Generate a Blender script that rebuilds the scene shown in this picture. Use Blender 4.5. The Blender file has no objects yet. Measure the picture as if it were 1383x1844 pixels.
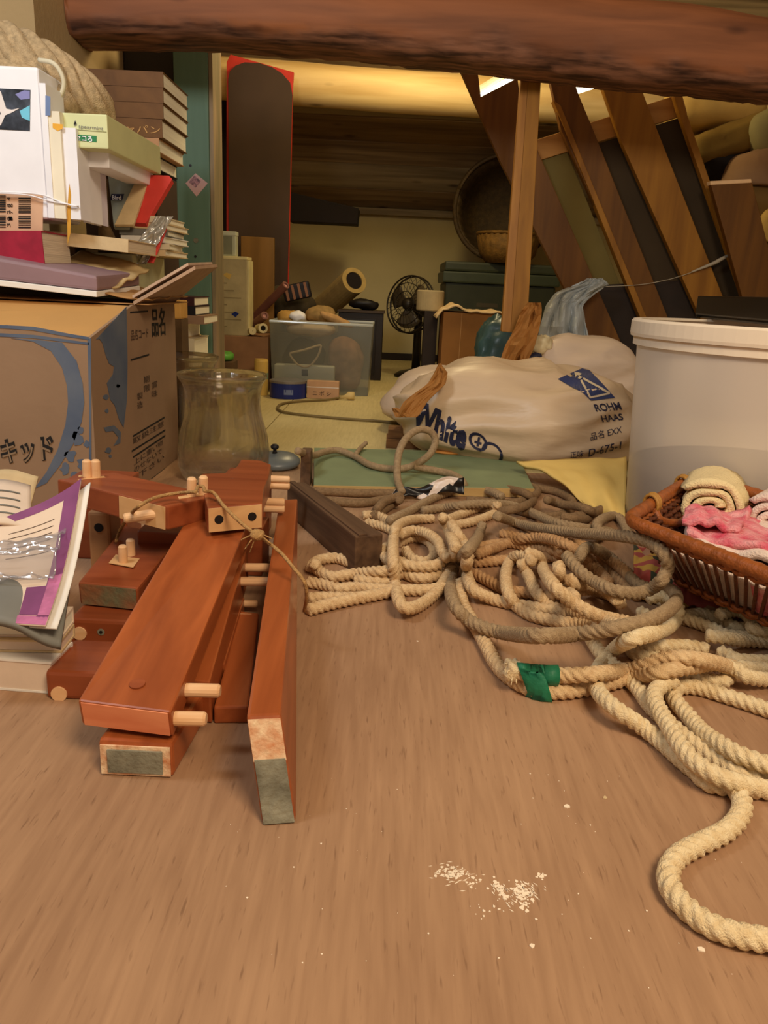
import bpy, bmesh, math, random
import numpy as np
from mathutils import Vector, Matrix, noise
from mathutils.bvhtree import BVHTree

# ------------------------------------------------------------------ camera, light, exposure
SC = bpy.context.scene
COL = SC.collection
IW, IH, FPX = 1383, 1844, 1400.0
CAMH, PITCH, ROLL = 0.30, math.radians(16.0), math.radians(2.6)
CAMP = Vector((0, 0, CAMH))
cp, sp, cr, sr = math.cos(PITCH), math.sin(PITCH), math.cos(ROLL), math.sin(ROLL)
FW = Vector((0, cp, -sp))
_rt, _up = Vector((1, 0, 0)), Vector((0, sp, cp))
RT = cr * _rt + sr * _up
UP = -sr * _rt + cr * _up

cd = bpy.data.cameras.new('camera'); cam = bpy.data.objects.new('camera', cd); COL.objects.link(cam)
cd.sensor_fit = 'VERTICAL'; cd.sensor_height = 36.0; cd.lens = FPX / IH * 36.0
cd.clip_start = 0.01; cd.clip_end = 50
m = Matrix((RT, UP, -FW)).transposed().to_4x4(); m.translation = CAMP
cam.matrix_world = m
SC.camera = cam

world = bpy.data.worlds.new('world'); SC.world = world; world.use_nodes = True
bg = world.node_tree.nodes['Background']
bg.inputs[0].default_value = (1.0, 0.80, 0.60, 1); bg.inputs[1].default_value = 0.36

def area_light(name, loc, target, size, power, color, shape='SQUARE'):
    l = bpy.data.lights.new(name, 'AREA'); l.energy = power; l.color = color; l.shape = shape; l.size = size
    o = bpy.data.objects.new(name, l); COL.objects.link(o); o.location = loc
    o.rotation_euler = (Vector(target) - Vector(loc)).to_track_quat('-Z', 'Y').to_euler()
    return o
area_light('room_lamp_light', (0.40, -0.30, 1.15), (0.05, 0.70, 0.0), 0.40, 15.5, (1.0, 0.79, 0.55))
area_light('window_light', (-0.62, 0.45, 1.05), (-0.62, 1.25, 0.50), 0.25, 6, (0.86, 0.93, 1.0))
pl_ = bpy.data.lights.new('attic_lamp_light', 'POINT'); pl_.energy = 13; pl_.color = (1.0, 0.80, 0.42); pl_.shadow_soft_size = 0.08
po_ = bpy.data.objects.new('attic_lamp_light', pl_); COL.objects.link(po_); po_.location = (0.05, 2.22, 1.06)

SC.view_settings.view_transform = 'Standard'
SC.view_settings.look = 'None'
SC.view_settings.exposure = 0.0
SC.view_settings.gamma = 1.0
SC.view_settings.use_curve_mapping = False

# ------------------------------------------------------------------ helpers: projection
def ray(px, py):
    return FW + (px - IW / 2) / FPX * RT - (py - IH / 2) / FPX * UP
def PY(px, py, Y):
    d = ray(px, py); return CAMP + d * (Y / d.y)
def PZ(px, py, z):
    d = ray(px, py); return CAMP + d * ((z - CAMH) / d.z)
def SCL(p):                                   # metres per pixel at a point
    return (Vector(p) - CAMP).dot(FW) / FPX
def front(x0, y0, x1, y1, Y):                 # rectangle seen face-on at depth Y -> xmin, xmax, zmin, zmax
    c = PY((x0 + x1) / 2, (y0 + y1) / 2, Y); s = SCL(c)
    return c.x - (x1 - x0) * s / 2, c.x + (x1 - x0) * s / 2, c.z - (y1 - y0) * s / 2, c.z + (y1 - y0) * s / 2

# ------------------------------------------------------------------ helpers: materials
def lin(c):
    r = []
    for v in c[:3]:
        v = v / 255.0
        r.append(v / 12.92 if v <= 0.04045 else ((v + 0.055) / 1.055) ** 2.4)
    return (r[0], r[1], r[2], 1)
MATS = {}
def base_mat(name):
    mt = bpy.data.materials.new(name); mt.use_nodes = True
    return mt, mt.node_tree.nodes, mt.node_tree.links, mt.node_tree.nodes['Principled BSDF']
def mat(name, c, rough=0.6, var=0.12, scale=25, bump=0.0, bscale=120, metal=0, trans=0, ior=1.45, stretch=(1, 1, 1), c2=None, spec=0.35, coat=0):
    if name in MATS: return MATS[name]
    mt, N, L, b = base_mat(name)
    tc = N.new('ShaderNodeTexCoord'); mp = N.new('ShaderNodeMapping'); mp.inputs['Scale'].default_value = stretch
    L.new(tc.outputs['Object'], mp.inputs[0])
    nz = N.new('ShaderNodeTexNoise'); nz.inputs['Scale'].default_value = scale; nz.inputs['Detail'].default_value = 4
    L.new(mp.outputs[0], nz.inputs['Vector'])
    rp = N.new('ShaderNodeValToRGB')
    rp.color_ramp.elements[0].position = 0.3; rp.color_ramp.elements[1].position = 0.7
    l = lin(c)
    if c2 is None:
        rp.color_ramp.elements[0].color = (l[0] * (1 - var), l[1] * (1 - var), l[2] * (1 - var), 1)
        rp.color_ramp.elements[1].color = (min(1, l[0] * (1 + var)), min(1, l[1] * (1 + var)), min(1, l[2] * (1 + var)), 1)
    else:
        rp.color_ramp.elements[0].color = l; rp.color_ramp.elements[1].color = lin(c2)
    L.new(nz.outputs['Fac'], rp.inputs[0]); L.new(rp.outputs[0], b.inputs['Base Color'])
    b.inputs['Roughness'].default_value = rough; b.inputs['Metallic'].default_value = metal
    b.inputs['Specular IOR Level'].default_value = spec
    b.inputs['Coat Weight'].default_value = coat
    if trans:
        b.inputs['Transmission Weight'].default_value = trans; b.inputs['IOR'].default_value = ior
    if bump:
        n2 = N.new('ShaderNodeTexNoise'); n2.inputs['Scale'].default_value = bscale; n2.inputs['Detail'].default_value = 3
        L.new(mp.outputs[0], n2.inputs['Vector'])
        bp = N.new('ShaderNodeBump'); bp.inputs['Strength'].default_value = bump; bp.inputs['Distance'].default_value = 0.004
        L.new(n2.outputs['Fac'], bp.inputs['Height']); L.new(bp.outputs[0], b.inputs['Normal'])
    MATS[name] = mt
    return mt
def wood(name, c1, c2, ang=0, along=4, across=60, rough=0.5, bump=0.15, axis='xy', coat=0, knots=False):
    """grain runs along the local X axis turned by ang about Z (axis 'xy') or along Z (axis 'z')"""
    if name in MATS: return MATS[name]
    mt, N, L, b = base_mat(name)
    tc = N.new('ShaderNodeTexCoord'); mp0 = N.new('ShaderNodeMapping'); mp0.inputs['Rotation'].default_value = (0, 0, -ang)
    L.new(tc.outputs['Object'], mp0.inputs[0])
    mp = N.new('ShaderNodeMapping')
    mp.inputs['Scale'].default_value = (along, across, across) if axis == 'xy' else (across, across, along)
    L.new(mp0.outputs[0], mp.inputs[0])
    nz = N.new('ShaderNodeTexNoise'); nz.inputs['Scale'].default_value = 1.0; nz.inputs['Detail'].default_value = 5; nz.inputs['Distortion'].default_value = 0.4
    L.new(mp.outputs[0], nz.inputs['Vector'])
    rp = N.new('ShaderNodeValToRGB'); rp.color_ramp.elements[0].position = 0.32; rp.color_ramp.elements[1].position = 0.68
    rp.color_ramp.elements[0].color = lin(c1); rp.color_ramp.elements[1].color = lin(c2)
    L.new(nz.outputs['Fac'], rp.inputs[0])
    out = rp.outputs[0]
    if knots:
        vo = N.new('ShaderNodeTexVoronoi'); vo.inputs['Scale'].default_value = 1.0; vo.inputs['Randomness'].default_value = 1
        mp2 = N.new('ShaderNodeMapping'); mp2.inputs['Scale'].default_value = (5, 14, 14) if axis == 'xy' else (14, 14, 5)
        L.new(mp0.outputs[0], mp2.inputs[0]); L.new(mp2.outputs[0], vo.inputs['Vector'])
        r2 = N.new('ShaderNodeValToRGB'); r2.color_ramp.elements[0].position = 0.05; r2.color_ramp.elements[1].position = 0.16
        r2.color_ramp.elements[0].color = (0.25, 0.2, 0.15, 1); r2.color_ramp.elements[1].color = (1, 1, 1, 1)
        L.new(vo.outputs['Distance'], r2.inputs[0])
        mx = N.new('ShaderNodeMix'); mx.data_type = 'RGBA'; mx.blend_type = 'MULTIPLY'; mx.inputs[0].default_value = 0.8
        L.new(out, mx.inputs[6]); L.new(r2.outputs[0], mx.inputs[7]); out = mx.outputs[2]
    L.new(out, b.inputs['Base Color'])
    b.inputs['Roughness'].default_value = rough; b.inputs['Coat Weight'].default_value = coat; b.inputs['Coat Roughness'].default_value = 0.3
    b.inputs['Specular IOR Level'].default_value = 0.3
    bp = N.new('ShaderNodeBump'); bp.inputs['Strength'].default_value = bump; bp.inputs['Distance'].default_value = 0.002
    L.new(nz.outputs['Fac'], bp.inputs['Height']); L.new(bp.outputs[0], b.inputs['Normal'])
    MATS[name] = mt
    return mt
def sheer(name, c, alpha=0.4, rough=0.25, transl=0.5, gloss=0.08):
    """thin plastic: part see-through, part scattering"""
    if name in MATS: return MATS[name]
    mt, N, L, b = base_mat(name); N.remove(b)
    o = N['Material Output']
    tr = N.new('ShaderNodeBsdfTransparent'); df = N.new('ShaderNodeBsdfDiffuse'); tl = N.new('ShaderNodeBsdfTranslucent'); gl = N.new('ShaderNodeBsdfGlossy')
    df.inputs[0].default_value = lin(c); tl.inputs[0].default_value = lin(c); gl.inputs['Roughness'].default_value = rough
    m1 = N.new('ShaderNodeMixShader'); m1.inputs[0].default_value = transl; L.new(df.outputs[0], m1.inputs[1]); L.new(tl.outputs[0], m1.inputs[2])
    m2 = N.new('ShaderNodeMixShader'); m2.inputs[0].default_value = 1 - alpha; L.new(m1.outputs[0], m2.inputs[1]); L.new(tr.outputs[0], m2.inputs[2])
    lw = N.new('ShaderNodeLayerWeight'); lw.inputs[0].default_value = 0.25
    ml = N.new('ShaderNodeMath'); ml.operation = 'MULTIPLY_ADD'; L.new(lw.outputs['Fresnel'], ml.inputs[0]); ml.inputs[1].default_value = 0.5; ml.inputs[2].default_value = gloss
    m3 = N.new('ShaderNodeMixShader'); L.new(ml.outputs[0], m3.inputs[0]); L.new(m2.outputs[0], m3.inputs[1]); L.new(gl.outputs[0], m3.inputs[2])
    L.new(m3.outputs[0], o.inputs[0])
    MATS[name] = mt
    return mt
def glow(name, c, strength):
    if name in MATS: return MATS[name]
    mt, N, L, b = base_mat(name)
    b.inputs['Base Color'].default_value = lin(c); b.inputs['Emission Color'].default_value = lin(c); b.inputs['Emission Strength'].default_value = strength
    MATS[name] = mt
    return mt

# ------------------------------------------------------------------ helpers: meshes
class MB:
    def __init__(s): s.v = []; s.f = []
    def add(s, vs, fs):
        o = len(s.v); s.v += [Vector(p) for p in vs]; s.f += [tuple(i + o for i in f) for f in fs]; return s
    def box8(s, p):          # p: bottom 4 (ccw from above), top 4
        return s.add(p, [(3, 2, 1, 0), (4, 5, 6, 7), (0, 1, 5, 4), (1, 2, 6, 5), (2, 3, 7, 6), (3, 0, 4, 7)])
    def aabb(s, x0, x1, y0, y1, z0, z1):
        return s.box8([(x0, y0, z0), (x1, y0, z0), (x1, y1, z0), (x0, y1, z0), (x0, y0, z1), (x1, y0, z1), (x1, y1, z1), (x0, y1, z1)])
    def obox(s, c, size, R=None):
        R = R or Matrix.Identity(3); c = Vector(c); h = [x / 2 for x in size]
        pts = [(-1, -1, -1), (1, -1, -1), (1, 1, -1), (-1, 1, -1), (-1, -1, 1), (1, -1, 1), (1, 1, 1), (-1, 1, 1)]
        return s.box8([c + R @ Vector((a * h[0], b * h[1], d * h[2])) for a, b, d in pts])
    def prism(s, poly, vec):
        n = len(poly); vec = Vector(vec); a = [Vector(p) for p in poly]; b = [p + vec for p in a]
        fs = [tuple(range(n))[::-1], tuple(range(n, 2 * n))] + [(i, (i + 1) % n, n + (i + 1) % n, n + i) for i in range(n)]
        return s.add(a + b, fs)
    def flat(s, poly): return s.add(poly, [tuple(range(len(poly)))])
    def tube(s, pts, r, n=10, closed=False, caps=True):
        pts = [Vector(p) for p in pts]; k = len(pts)
        rr = r if isinstance(r, (list, tuple)) else [r] * k
        t0 = (pts[1] - pts[0]).normalized(); u = t0.orthogonal().normalized(); vs = []; fs = []
        for i in range(k):
            a = pts[(i - 1) % k] if (closed or i > 0) else pts[i]; b = pts[(i + 1) % k] if (closed or i < k - 1) else pts[i]
            t = (b - a).normalized(); u = (u - t * u.dot(t)).normalized(); w = t.cross(u)
            for j in range(n):
                an = 2 * math.pi * j / n; vs.append(pts[i] + rr[i] * (math.cos(an) * u + math.sin(an) * w))
        for i in range(k if closed else k - 1):
            for j in range(n):
                a = i * n + j; b = i * n + (j + 1) % n; i2 = (i + 1) % k
                fs.append((a, b, i2 * n + (j + 1) % n, i2 * n + j))
        if caps and not closed: fs += [tuple(range(n))[::-1], tuple(range((k - 1) * n, k * n))]
        return s.add(vs, fs)
    def lathe(s, prof, c=(0, 0, 0), R=None, n=48, mod=None, close=False, cap=True):
        R = R or Matrix.Identity(3); c = Vector(c); vs = []; fs = []
        for (r, z) in prof:
            for j in range(n):
                a = 2 * math.pi * j / n; q = r * (mod(a, z) if mod else 1)
                vs.append(c + R @ Vector((q * math.cos(a), q * math.sin(a), z)))
        k = len(prof)
        for i in range(k if close else k - 1):
            i2 = (i + 1) % k
            for j in range(n):
                fs.append((i * n + j, i * n + (j + 1) % n, i2 * n + (j + 1) % n, i2 * n + j))
        if not close:
            if prof[0][0] > 1e-6: fs.append(tuple(range(n))[::-1])
            if cap and prof[-1][0] > 1e-6: fs.append(tuple(range((k - 1) * n, k * n)))
        return s.add(vs, fs)
    def grid(s, fn, nu, nv):
        vs = [fn(i / (nu - 1), j / (nv - 1)) for j in range(nv) for i in range(nu)]
        fs = [(j * nu + i, j * nu + i + 1, (j + 1) * nu + i + 1, (j + 1) * nu + i) for j in range(nv - 1) for i in range(nu - 1)]
        return s.add(vs, fs)
    def blob(s, c, rad, e=0.7, amp=0.0, freq=8, seed=0, nu=40, nv=24, R=None, ridge=False, zmin=None, flat=None):
        R = R or Matrix.Identity(3); c = Vector(c)
        def pw(x, k): return math.copysign(abs(x) ** k, x)
        vs = []
        for j in range(nv + 1):
            ph = -math.pi / 2 + math.pi * j / nv
            for i in range(nu):
                th = 2 * math.pi * i / nu
                p = Vector((pw(math.cos(ph), e) * pw(math.cos(th), e), pw(math.cos(ph), e) * pw(math.sin(th), e), pw(math.sin(ph), e)))
                q = Vector((p.x * rad[0], p.y * rad[1], p.z * rad[2]))
                if amp:
                    nn = noise.noise((q * freq) + Vector((seed * 7.3, seed * 3.1, seed)))
                    n2 = noise.noise((q * freq * 2.6) + Vector((seed * 2.3, 5 + seed, seed)))
                    d = (1 - 2 * abs(nn)) * 0.8 + (1 - 2 * abs(n2)) * 0.4 - 0.5 if ridge else nn + 0.4 * n2
                    q = q + p.normalized() * d * amp
                q = c + R @ q
                if zmin is not None and q.z < zmin: q.z = zmin + (q.z - zmin) * 0.001
                vs.append(q)
        fs = [(j * nu + i, j * nu + (i + 1) % nu, (j + 1) * nu + (i + 1) % nu, (j + 1) * nu + i) for j in range(nv) for i in range(nu)]
        return s.add(vs, fs)
    def build(s, name, mt, parent=None, bevel=0, smooth=False, seg=2, solid=0, loc=None, sub=0, weld=True):
        if loc is None:
            if parent is not None: loc = WLOC[parent.name]
            else:
                xs = [p.x for p in s.v]; ys = [p.y for p in s.v]; zs = [p.z for p in s.v]
                loc = Vector(((min(xs) + max(xs)) / 2, (min(ys) + max(ys)) / 2, min(zs)))
        loc = Vector(loc)
        me = bpy.data.meshes.new(name); me.from_pydata([tuple(p - loc) for p in s.v], [], s.f); me.update()
        if weld or bevel:
            bm = bmesh.new(); bm.from_mesh(me)
            bmesh.ops.remove_doubles(bm, verts=bm.verts, dist=1e-6)
            bmesh.ops.recalc_face_normals(bm, faces=bm.faces)
            if bevel:
                es = [e for e in bm.edges if len(e.link_faces) == 2 and e.calc_face_angle(0) > 0.6]
                bmesh.ops.bevel(bm, geom=es, offset=bevel, segments=seg, affect='EDGES', profile=0.6, clamp_overlap=True)
            bm.to_mesh(me); bm.free()
        o = bpy.data.objects.new(name, me); COL.objects.link(o)
        if smooth:
            me.polygons.foreach_set('use_smooth', [True] * len(me.polygons))
        me.materials.append(mt)
        if parent is not None:
            o.parent = parent; o.location = loc - WLOC[parent.name]
        else: o.location = loc
        WLOC[o.name] = loc
        if solid:
            md = o.modifiers.new('thickness', 'SOLIDIFY'); md.thickness = solid; md.offset = 0
        if sub:
            md = o.modifiers.new('smooth', 'SUBSURF'); md.levels = sub; md.render_levels = sub
        return o
WLOC = {}
def tag(o, label, cat, group=None):
    o['label'] = label; o['category'] = cat
    if group: o['group'] = group
    return o
def thing(name, label, cat, loc, group=None):
    o = bpy.data.objects.new(name, None); COL.objects.link(o); o.location = loc; o.empty_display_size = 0.03
    WLOC[o.name] = Vector(loc)
    return tag(o, label, cat, group)
def struct(o):
    o['kind'] = 'structure'; return o
def rz(a): return Matrix.Rotation(a, 3, 'Z')
def frame_from(x, y):         # 3x3 with columns x, y', z
    x = Vector(x).normalized(); y = Vector(y); y = (y - x * y.dot(x)).normalized(); z = x.cross(y)
    return Matrix((x, y, z)).transposed()
def crom(pts, n):
    """Catmull-Rom through pts, n samples per span"""
    P = [Vector(p) for p in pts]; out = []
    for i in range(len(P) - 1):
        p0 = P[i - 1] if i > 0 else P[0] * 2 - P[1]; p1 = P[i]; p2 = P[i + 1]; p3 = P[i + 2] if i + 2 < len(P) else P[-1] * 2 - P[-2]
        for k in range(n):
            t = k / n
            out.append(0.5 * ((2 * p1) + (p2 - p0) * t + (2 * p0 - 5 * p1 + 4 * p2 - p3) * t * t + (3 * p1 - p0 - 3 * p2 + p3) * t ** 3))
    out.append(P[-1]); return out
def text_geo(txt, bold=0.0, cut=None):
    """triangulated flat text, cap height about 0.7, baseline at the origin"""
    cu = bpy.data.curves.new('t', 'FONT'); cu.body = txt; cu.size = 1.0; cu.offset = bold; cu.resolution_u = 3
    o = bpy.data.objects.new('t', cu); COL.objects.link(o)
    dg = bpy.context.evaluated_depsgraph_get(); dg.update()
    me = bpy.data.meshes.new_from_object(o.evaluated_get(dg))
    bpy.data.objects.remove(o); bpy.data.curves.remove(cu)
    bm = bmesh.new(); bm.from_mesh(me); bmesh.ops.triangulate(bm, faces=bm.faces)
    if cut:
        for _ in range(4):
            es = [e for e in bm.edges if e.calc_length() > cut]
            if not es: break
            bmesh.ops.subdivide_edges(bm, edges=es, cuts=1); bmesh.ops.triangulate(bm, faces=bm.faces)
    vs = [v.co.copy() for v in bm.verts]; fs = [tuple(v.index for v in f.verts) for f in bm.faces]
    bm.free(); bpy.data.meshes.remove(me)
    return vs, fs
def text_on(txt, org, xv, yv, mt, parent, name='lettering', bold=0.0, width=None):
    """text laid flat at org; xv, yv are world vectors of one em"""
    vs, fs = text_geo(txt, bold); v0 = text_geo(txt, 0.0)[0] if bold else vs
    if not vs: return None
    org, xv, yv = Vector(org), Vector(xv), Vector(yv)
    k = 1.0
    if width:
        w = max(v.x for v in v0) - min(v.x for v in v0); k = width / (w * xv.length)
    mb = MB(); mb.add([org + xv * (v.x * k) + yv * v.y for v in vs], fs)
    return mb.build(name, mt, parent, weld=False)

# ------------------------------------------------------------------ the setting
PI = math.pi
def plywood(name, c1, c2, cf):
    mt, N, L, b = base_mat(name)
    tc = N.new('ShaderNodeTexCoord')
    def nzz(sc, scale, det, dist=0):
        mp = N.new('ShaderNodeMapping'); mp.inputs['Scale'].default_value = sc; L.new(tc.outputs['Object'], mp.inputs[0])
        n = N.new('ShaderNodeTexNoise'); n.inputs['Scale'].default_value = scale; n.inputs['Detail'].default_value = det; n.inputs['Distortion'].default_value = dist
        L.new(mp.outputs[0], n.inputs['Vector']); return n
    a = nzz((1, 0.5, 1), 7, 5); g = nzz((190, 14, 1), 1.0, 4, 0.3); f = nzz((420, 48, 1), 1.0, 2)
    mx = N.new('ShaderNodeMix'); mx.data_type = 'FLOAT'; mx.inputs[0].default_value = 0.45
    L.new(a.outputs['Fac'], mx.inputs[2]); L.new(g.outputs['Fac'], mx.inputs[3])
    rp = N.new('ShaderNodeValToRGB'); rp.color_ramp.elements[0].position = 0.36; rp.color_ramp.elements[1].position = 0.66
    rp.color_ramp.elements[0].color = lin(c1); rp.color_ramp.elements[1].color = lin(c2); L.new(mx.outputs[0], rp.inputs[0])
    r2 = N.new('ShaderNodeValToRGB'); r2.color_ramp.elements[0].position = 0.62; r2.color_ramp.elements[1].position = 0.76
    r2.color_ramp.elements[0].color = (0, 0, 0, 1); r2.color_ramp.elements[1].color = (0.6, 0.6, 0.6, 1); L.new(f.outputs['Fac'], r2.inputs[0])
    m2 = N.new('ShaderNodeMix'); m2.data_type = 'RGBA'; L.new(r2.outputs[0], m2.inputs[0]); L.new(rp.outputs[0], m2.inputs[6]); m2.inputs[7].default_value = lin(cf)
    L.new(m2.outputs[2], b.inputs['Base Color']); b.inputs['Roughness'].default_value = 0.62; b.inputs['Specular IOR Level'].default_value = 0.3
    bp = N.new('ShaderNodeBump'); bp.inputs['Strength'].default_value = 0.12; bp.inputs['Distance'].default_value = 0.001
    L.new(g.outputs['Fac'], bp.inputs['Height']); L.new(bp.outputs[0], b.inputs['Normal'])
    return mt
M_ply = plywood('brown_plywood', (152, 116, 86), (178, 140, 106), (114, 82, 58))
M_pale = plywood('pale_plywood', (190, 172, 118), (212, 194, 138), (170, 148, 98))
M_plaster = mat('cream_plaster', (190, 172, 122), 0.9, 0.06, 6, 0.15, 90)
M_tan = mat('tan_plaster', (176, 150, 108), 0.9, 0.06, 6, 0.2, 90)
M_dark = mat('dark_stained_board', (38, 26, 18), 0.7, 0.2, 20)
M_roof = wood('roof_board_wood', (104, 80, 50), (150, 122, 80), 0, 2.0, 40, 0.8, 0.2, knots=True)
M_roofd = wood('roof_board_wood_greyed', (120, 102, 72), (170, 148, 108), 0, 2.0, 36, 0.8, 0.2, knots=True)
M_log = wood('pale_pine_log', (200, 164, 100), (226, 196, 134), 0, 3, 30, 0.6, 0.12, knots=True)
M_beam = wood('reddish_log_beam_wood', (112, 66, 38), (156, 96, 58), 0, 2.2, 26, 0.6, 0.25, knots=True)
M_bark = wood('beam_underside_bark', (70, 40, 28), (138, 88, 66), 0, 9, 60, 0.8, 0.5)

WX0, WX1, WY = -0.80, 1.75, 3.50
fl = struct(MB().aabb(WX0 - .1, WX1 + .1, -0.7, WY + .1, -0.06, -0.014).build('floor', M_dark))
def panel(x0, x1, y0, y1, mt):
    o = MB().aabb(x0, x1, y0, y1, -0.014, 0).build('floor_panel', mt, fl, bevel=0.001); return o
panel(WX0 - .1, WX1 + .1, -0.7, 1.34, M_ply)
panel(WX0 - .1, -0.262, 1.342, WY + .1, M_pale)
panel(-0.260, 0.648, 1.342, WY + .1, M_pale)
panel(0.65, WX1 + .1, 1.342, WY + .1, M_pale)

ZB = PY(700, 376, WY).z                       # top of the back wall, where the roof boards start
struct(MB().aabb(WX0 - .1, WX1 + .1, WY, WY + .1, -0.014, 1.5).build('wall_back', M_plaster))
WXL = -0.668
struct(MB().aabb(WX0 - .1, WXL, 1.58, WY, -0.014, 1.74).build('wall_left', M_tan))
struct(MB().aabb(WX1, WX1 + .1, 1.36, WY + .1, -0.014, 1.86).build('wall_right', M_tan))
struct(MB().aabb(WX0, WX1, WY - 0.015, WY, 0, 0.03).build('baseboard_back', M_dark, bevel=0.002))

# roof underside: sloping boards from the back wall up towards the purlin and on over the beam
Yp = 3.0; Zp = PY(700, 190, Yp).z
slope = (Zp - ZB) / (WY - Yp)
def roofz(y): return ZB + slope * (WY - y)
ce = struct(MB().prism([(WX0 - .1, 1.35, roofz(1.35) + .03), (WX0 - .1, WY + .1, roofz(WY + .1) + .03), (WX0 - .1, WY + .1, roofz(WY + .1) + .08), (WX0 - .1, 1.35, roofz(1.35) + .08)], (WX1 - WX0 + .2, 0, 0)).build('ceiling', M_dark))
random.seed(4)
y = WY - 0.005; k = 0
while y > 1.45:
    w = random.choice([0.105, 0.12, 0.13]); dz = random.uniform(-0.003, 0.003)
    y1 = y - w + 0.004
    p = [(WX0, y, roofz(y) + dz), (WX0, y1, roofz(y1) + dz), (WX0, y1, roofz(y1) + dz + .02), (WX0, y, roofz(y) + dz + .02)]
    MB().prism(p, (WX1 - WX0, 0, 0)).build('roof_board', (M_roof, M_roofd)[k % 3 == 1], ce, bevel=0.002)
    y -= w; k += 1
# rail where boards meet the wall
struct(MB().aabb(WX0, WX1, WY - 0.03, WY - 0.001, ZB - 0.028, ZB - 0.002).build('trim_1', M_roofd, bevel=0.003))

# pale pine purlin log and board above it
pa = PY(400, 150, 2.76); pb = PY(1000, 188, 2.76)
def logpath(a, b, n, r, seed, wob=0.004):
    pts, rr = [], []
    for i in range(n):
        t = i / (n - 1); p = a.lerp(b, t)
        pts.append(p + Vector((0, noise.noise((t * 5, seed, 0)) * wob, noise.noise((t * 5, seed, 3)) * wob))); rr.append(r * (1 + 0.05 * noise.noise((t * 9, seed, 7))))
    return pts, rr
a = pa + (pa - pb) * 1.0; a.x = WX0; b = pb + (pb - pa) * 1.2
pts, rr = logpath(a, b, 40, 0.062, 2)
mb = MB(); mb.tube(pts, rr, 20)
tag(mb.build('purlin_log', M_log, smooth=True), 'pale pine purlin log under the roof behind the reddish beam', 'beam')
zt = PY(650, 118, 2.86).z
mb = MB().obox((WX0 + 0.95, 2.88, zt + 0.012), (1.9, 0.035, 0.06), Matrix.Rotation(-0.012, 3, 'Y'))
tag(mb.build('roof_batten', M_log, bevel=0.003), 'pale straight batten above the pine purlin log', 'beam')

# big log beam across the top
def beam_shape():
    n, m_ = 120, 28; vs = []; fs = []
    Yb = 1.72; xl = WX0 + 0.002
    lowpx = [(-40, 90), (75, 93), (250, 94), (400, 97), (560, 108), (700, 122), (830, 132), (960, 150), (1120, 166), (1250, 176), (1383, 190), (1500, 200), (2400, 262)]
    toppx = [(-40, -60), (75, -58), (400, -40), (830, -22), (1050, -12), (1130, 0), (1250, 10), (1383, 30), (1500, 40), (2400, 104)]
    def at(tbl, x):
        for (xa, ya), (xb, yb) in zip(tbl, tbl[1:]):
            if x <= xb: return ya + (yb - ya) * (x - xa) / (xb - xa)
        return tbl[-1][1]
    for i in range(n):
        px = 75 + (2150 - 75) * i / (n - 1)
        fx = PY(px, 60, Yb).x; lo = PY(px, at(lowpx, px), Yb + 0.13); hi = PY(px, at(toppx, px), Yb + 0.05)
        cx = max(fx, WXL + .002); cz = (lo.z + hi.z) / 2; rzv = (hi.z - lo.z) / 2; ryv = 0.085
        for j in range(m_):
            an = 2 * PI * j / m_
            cx_, sx_ = math.cos(an), math.sin(an)
            e = 0.62
            q = Vector((0, math.copysign(abs(cx_) ** e, cx_) * ryv, math.copysign(abs(sx_) ** e, sx_) * rzv))
            d = noise.noise((cx * 5, q.y * 20, q.z * 20)) * 0.005
            if sx_ < -0.35: d += (noise.noise((cx * 24, q.y * 40, 3)) + 0.6 * noise.noise((cx * 60, q.y * 60, 9))) * 0.005
            q *= 1 + d / 0.08
            vs.append(Vector((cx + noise.noise((q.y * 30, q.z * 30, i * 0.01)) * (0.004 if i == 0 else 0), Yb + 0.085 + q.y, cz + q.z)))
    for i in range(n - 1):
        for j in range(m_):
            fs.append((i * m_ + j, i * m_ + (j + 1) % m_, (i + 1) * m_ + (j + 1) % m_, (i + 1) * m_ + j))
    fs.append(tuple(range(m_))); fs.append(tuple(range((n - 1) * m_, n * m_))[::-1])
    return vs, fs
vs, fs = beam_shape()
bmb = MB().add(vs, fs)
beam = bmb.build('ceiling_beam', M_beam, smooth=True)
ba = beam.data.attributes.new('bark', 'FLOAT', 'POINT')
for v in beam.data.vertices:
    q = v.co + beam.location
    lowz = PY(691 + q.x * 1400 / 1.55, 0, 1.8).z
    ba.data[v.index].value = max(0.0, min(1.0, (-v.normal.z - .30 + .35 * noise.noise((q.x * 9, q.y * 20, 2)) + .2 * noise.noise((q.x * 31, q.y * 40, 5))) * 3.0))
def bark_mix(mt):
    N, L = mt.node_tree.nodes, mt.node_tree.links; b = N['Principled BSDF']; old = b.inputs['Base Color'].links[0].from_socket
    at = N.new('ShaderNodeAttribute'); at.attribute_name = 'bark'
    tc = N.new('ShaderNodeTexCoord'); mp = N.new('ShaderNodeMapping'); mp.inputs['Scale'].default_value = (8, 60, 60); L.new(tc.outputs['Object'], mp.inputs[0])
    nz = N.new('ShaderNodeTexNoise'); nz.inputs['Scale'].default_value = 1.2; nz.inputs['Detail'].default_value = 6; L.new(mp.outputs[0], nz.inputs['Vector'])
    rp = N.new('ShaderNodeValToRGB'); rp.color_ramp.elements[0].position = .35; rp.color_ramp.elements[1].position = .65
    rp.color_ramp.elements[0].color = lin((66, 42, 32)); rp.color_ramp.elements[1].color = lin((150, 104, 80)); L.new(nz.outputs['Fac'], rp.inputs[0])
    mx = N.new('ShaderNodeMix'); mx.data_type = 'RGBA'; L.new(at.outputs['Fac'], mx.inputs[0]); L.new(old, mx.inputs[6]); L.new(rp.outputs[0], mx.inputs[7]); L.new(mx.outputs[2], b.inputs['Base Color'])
bark_mix(M_beam)
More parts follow.
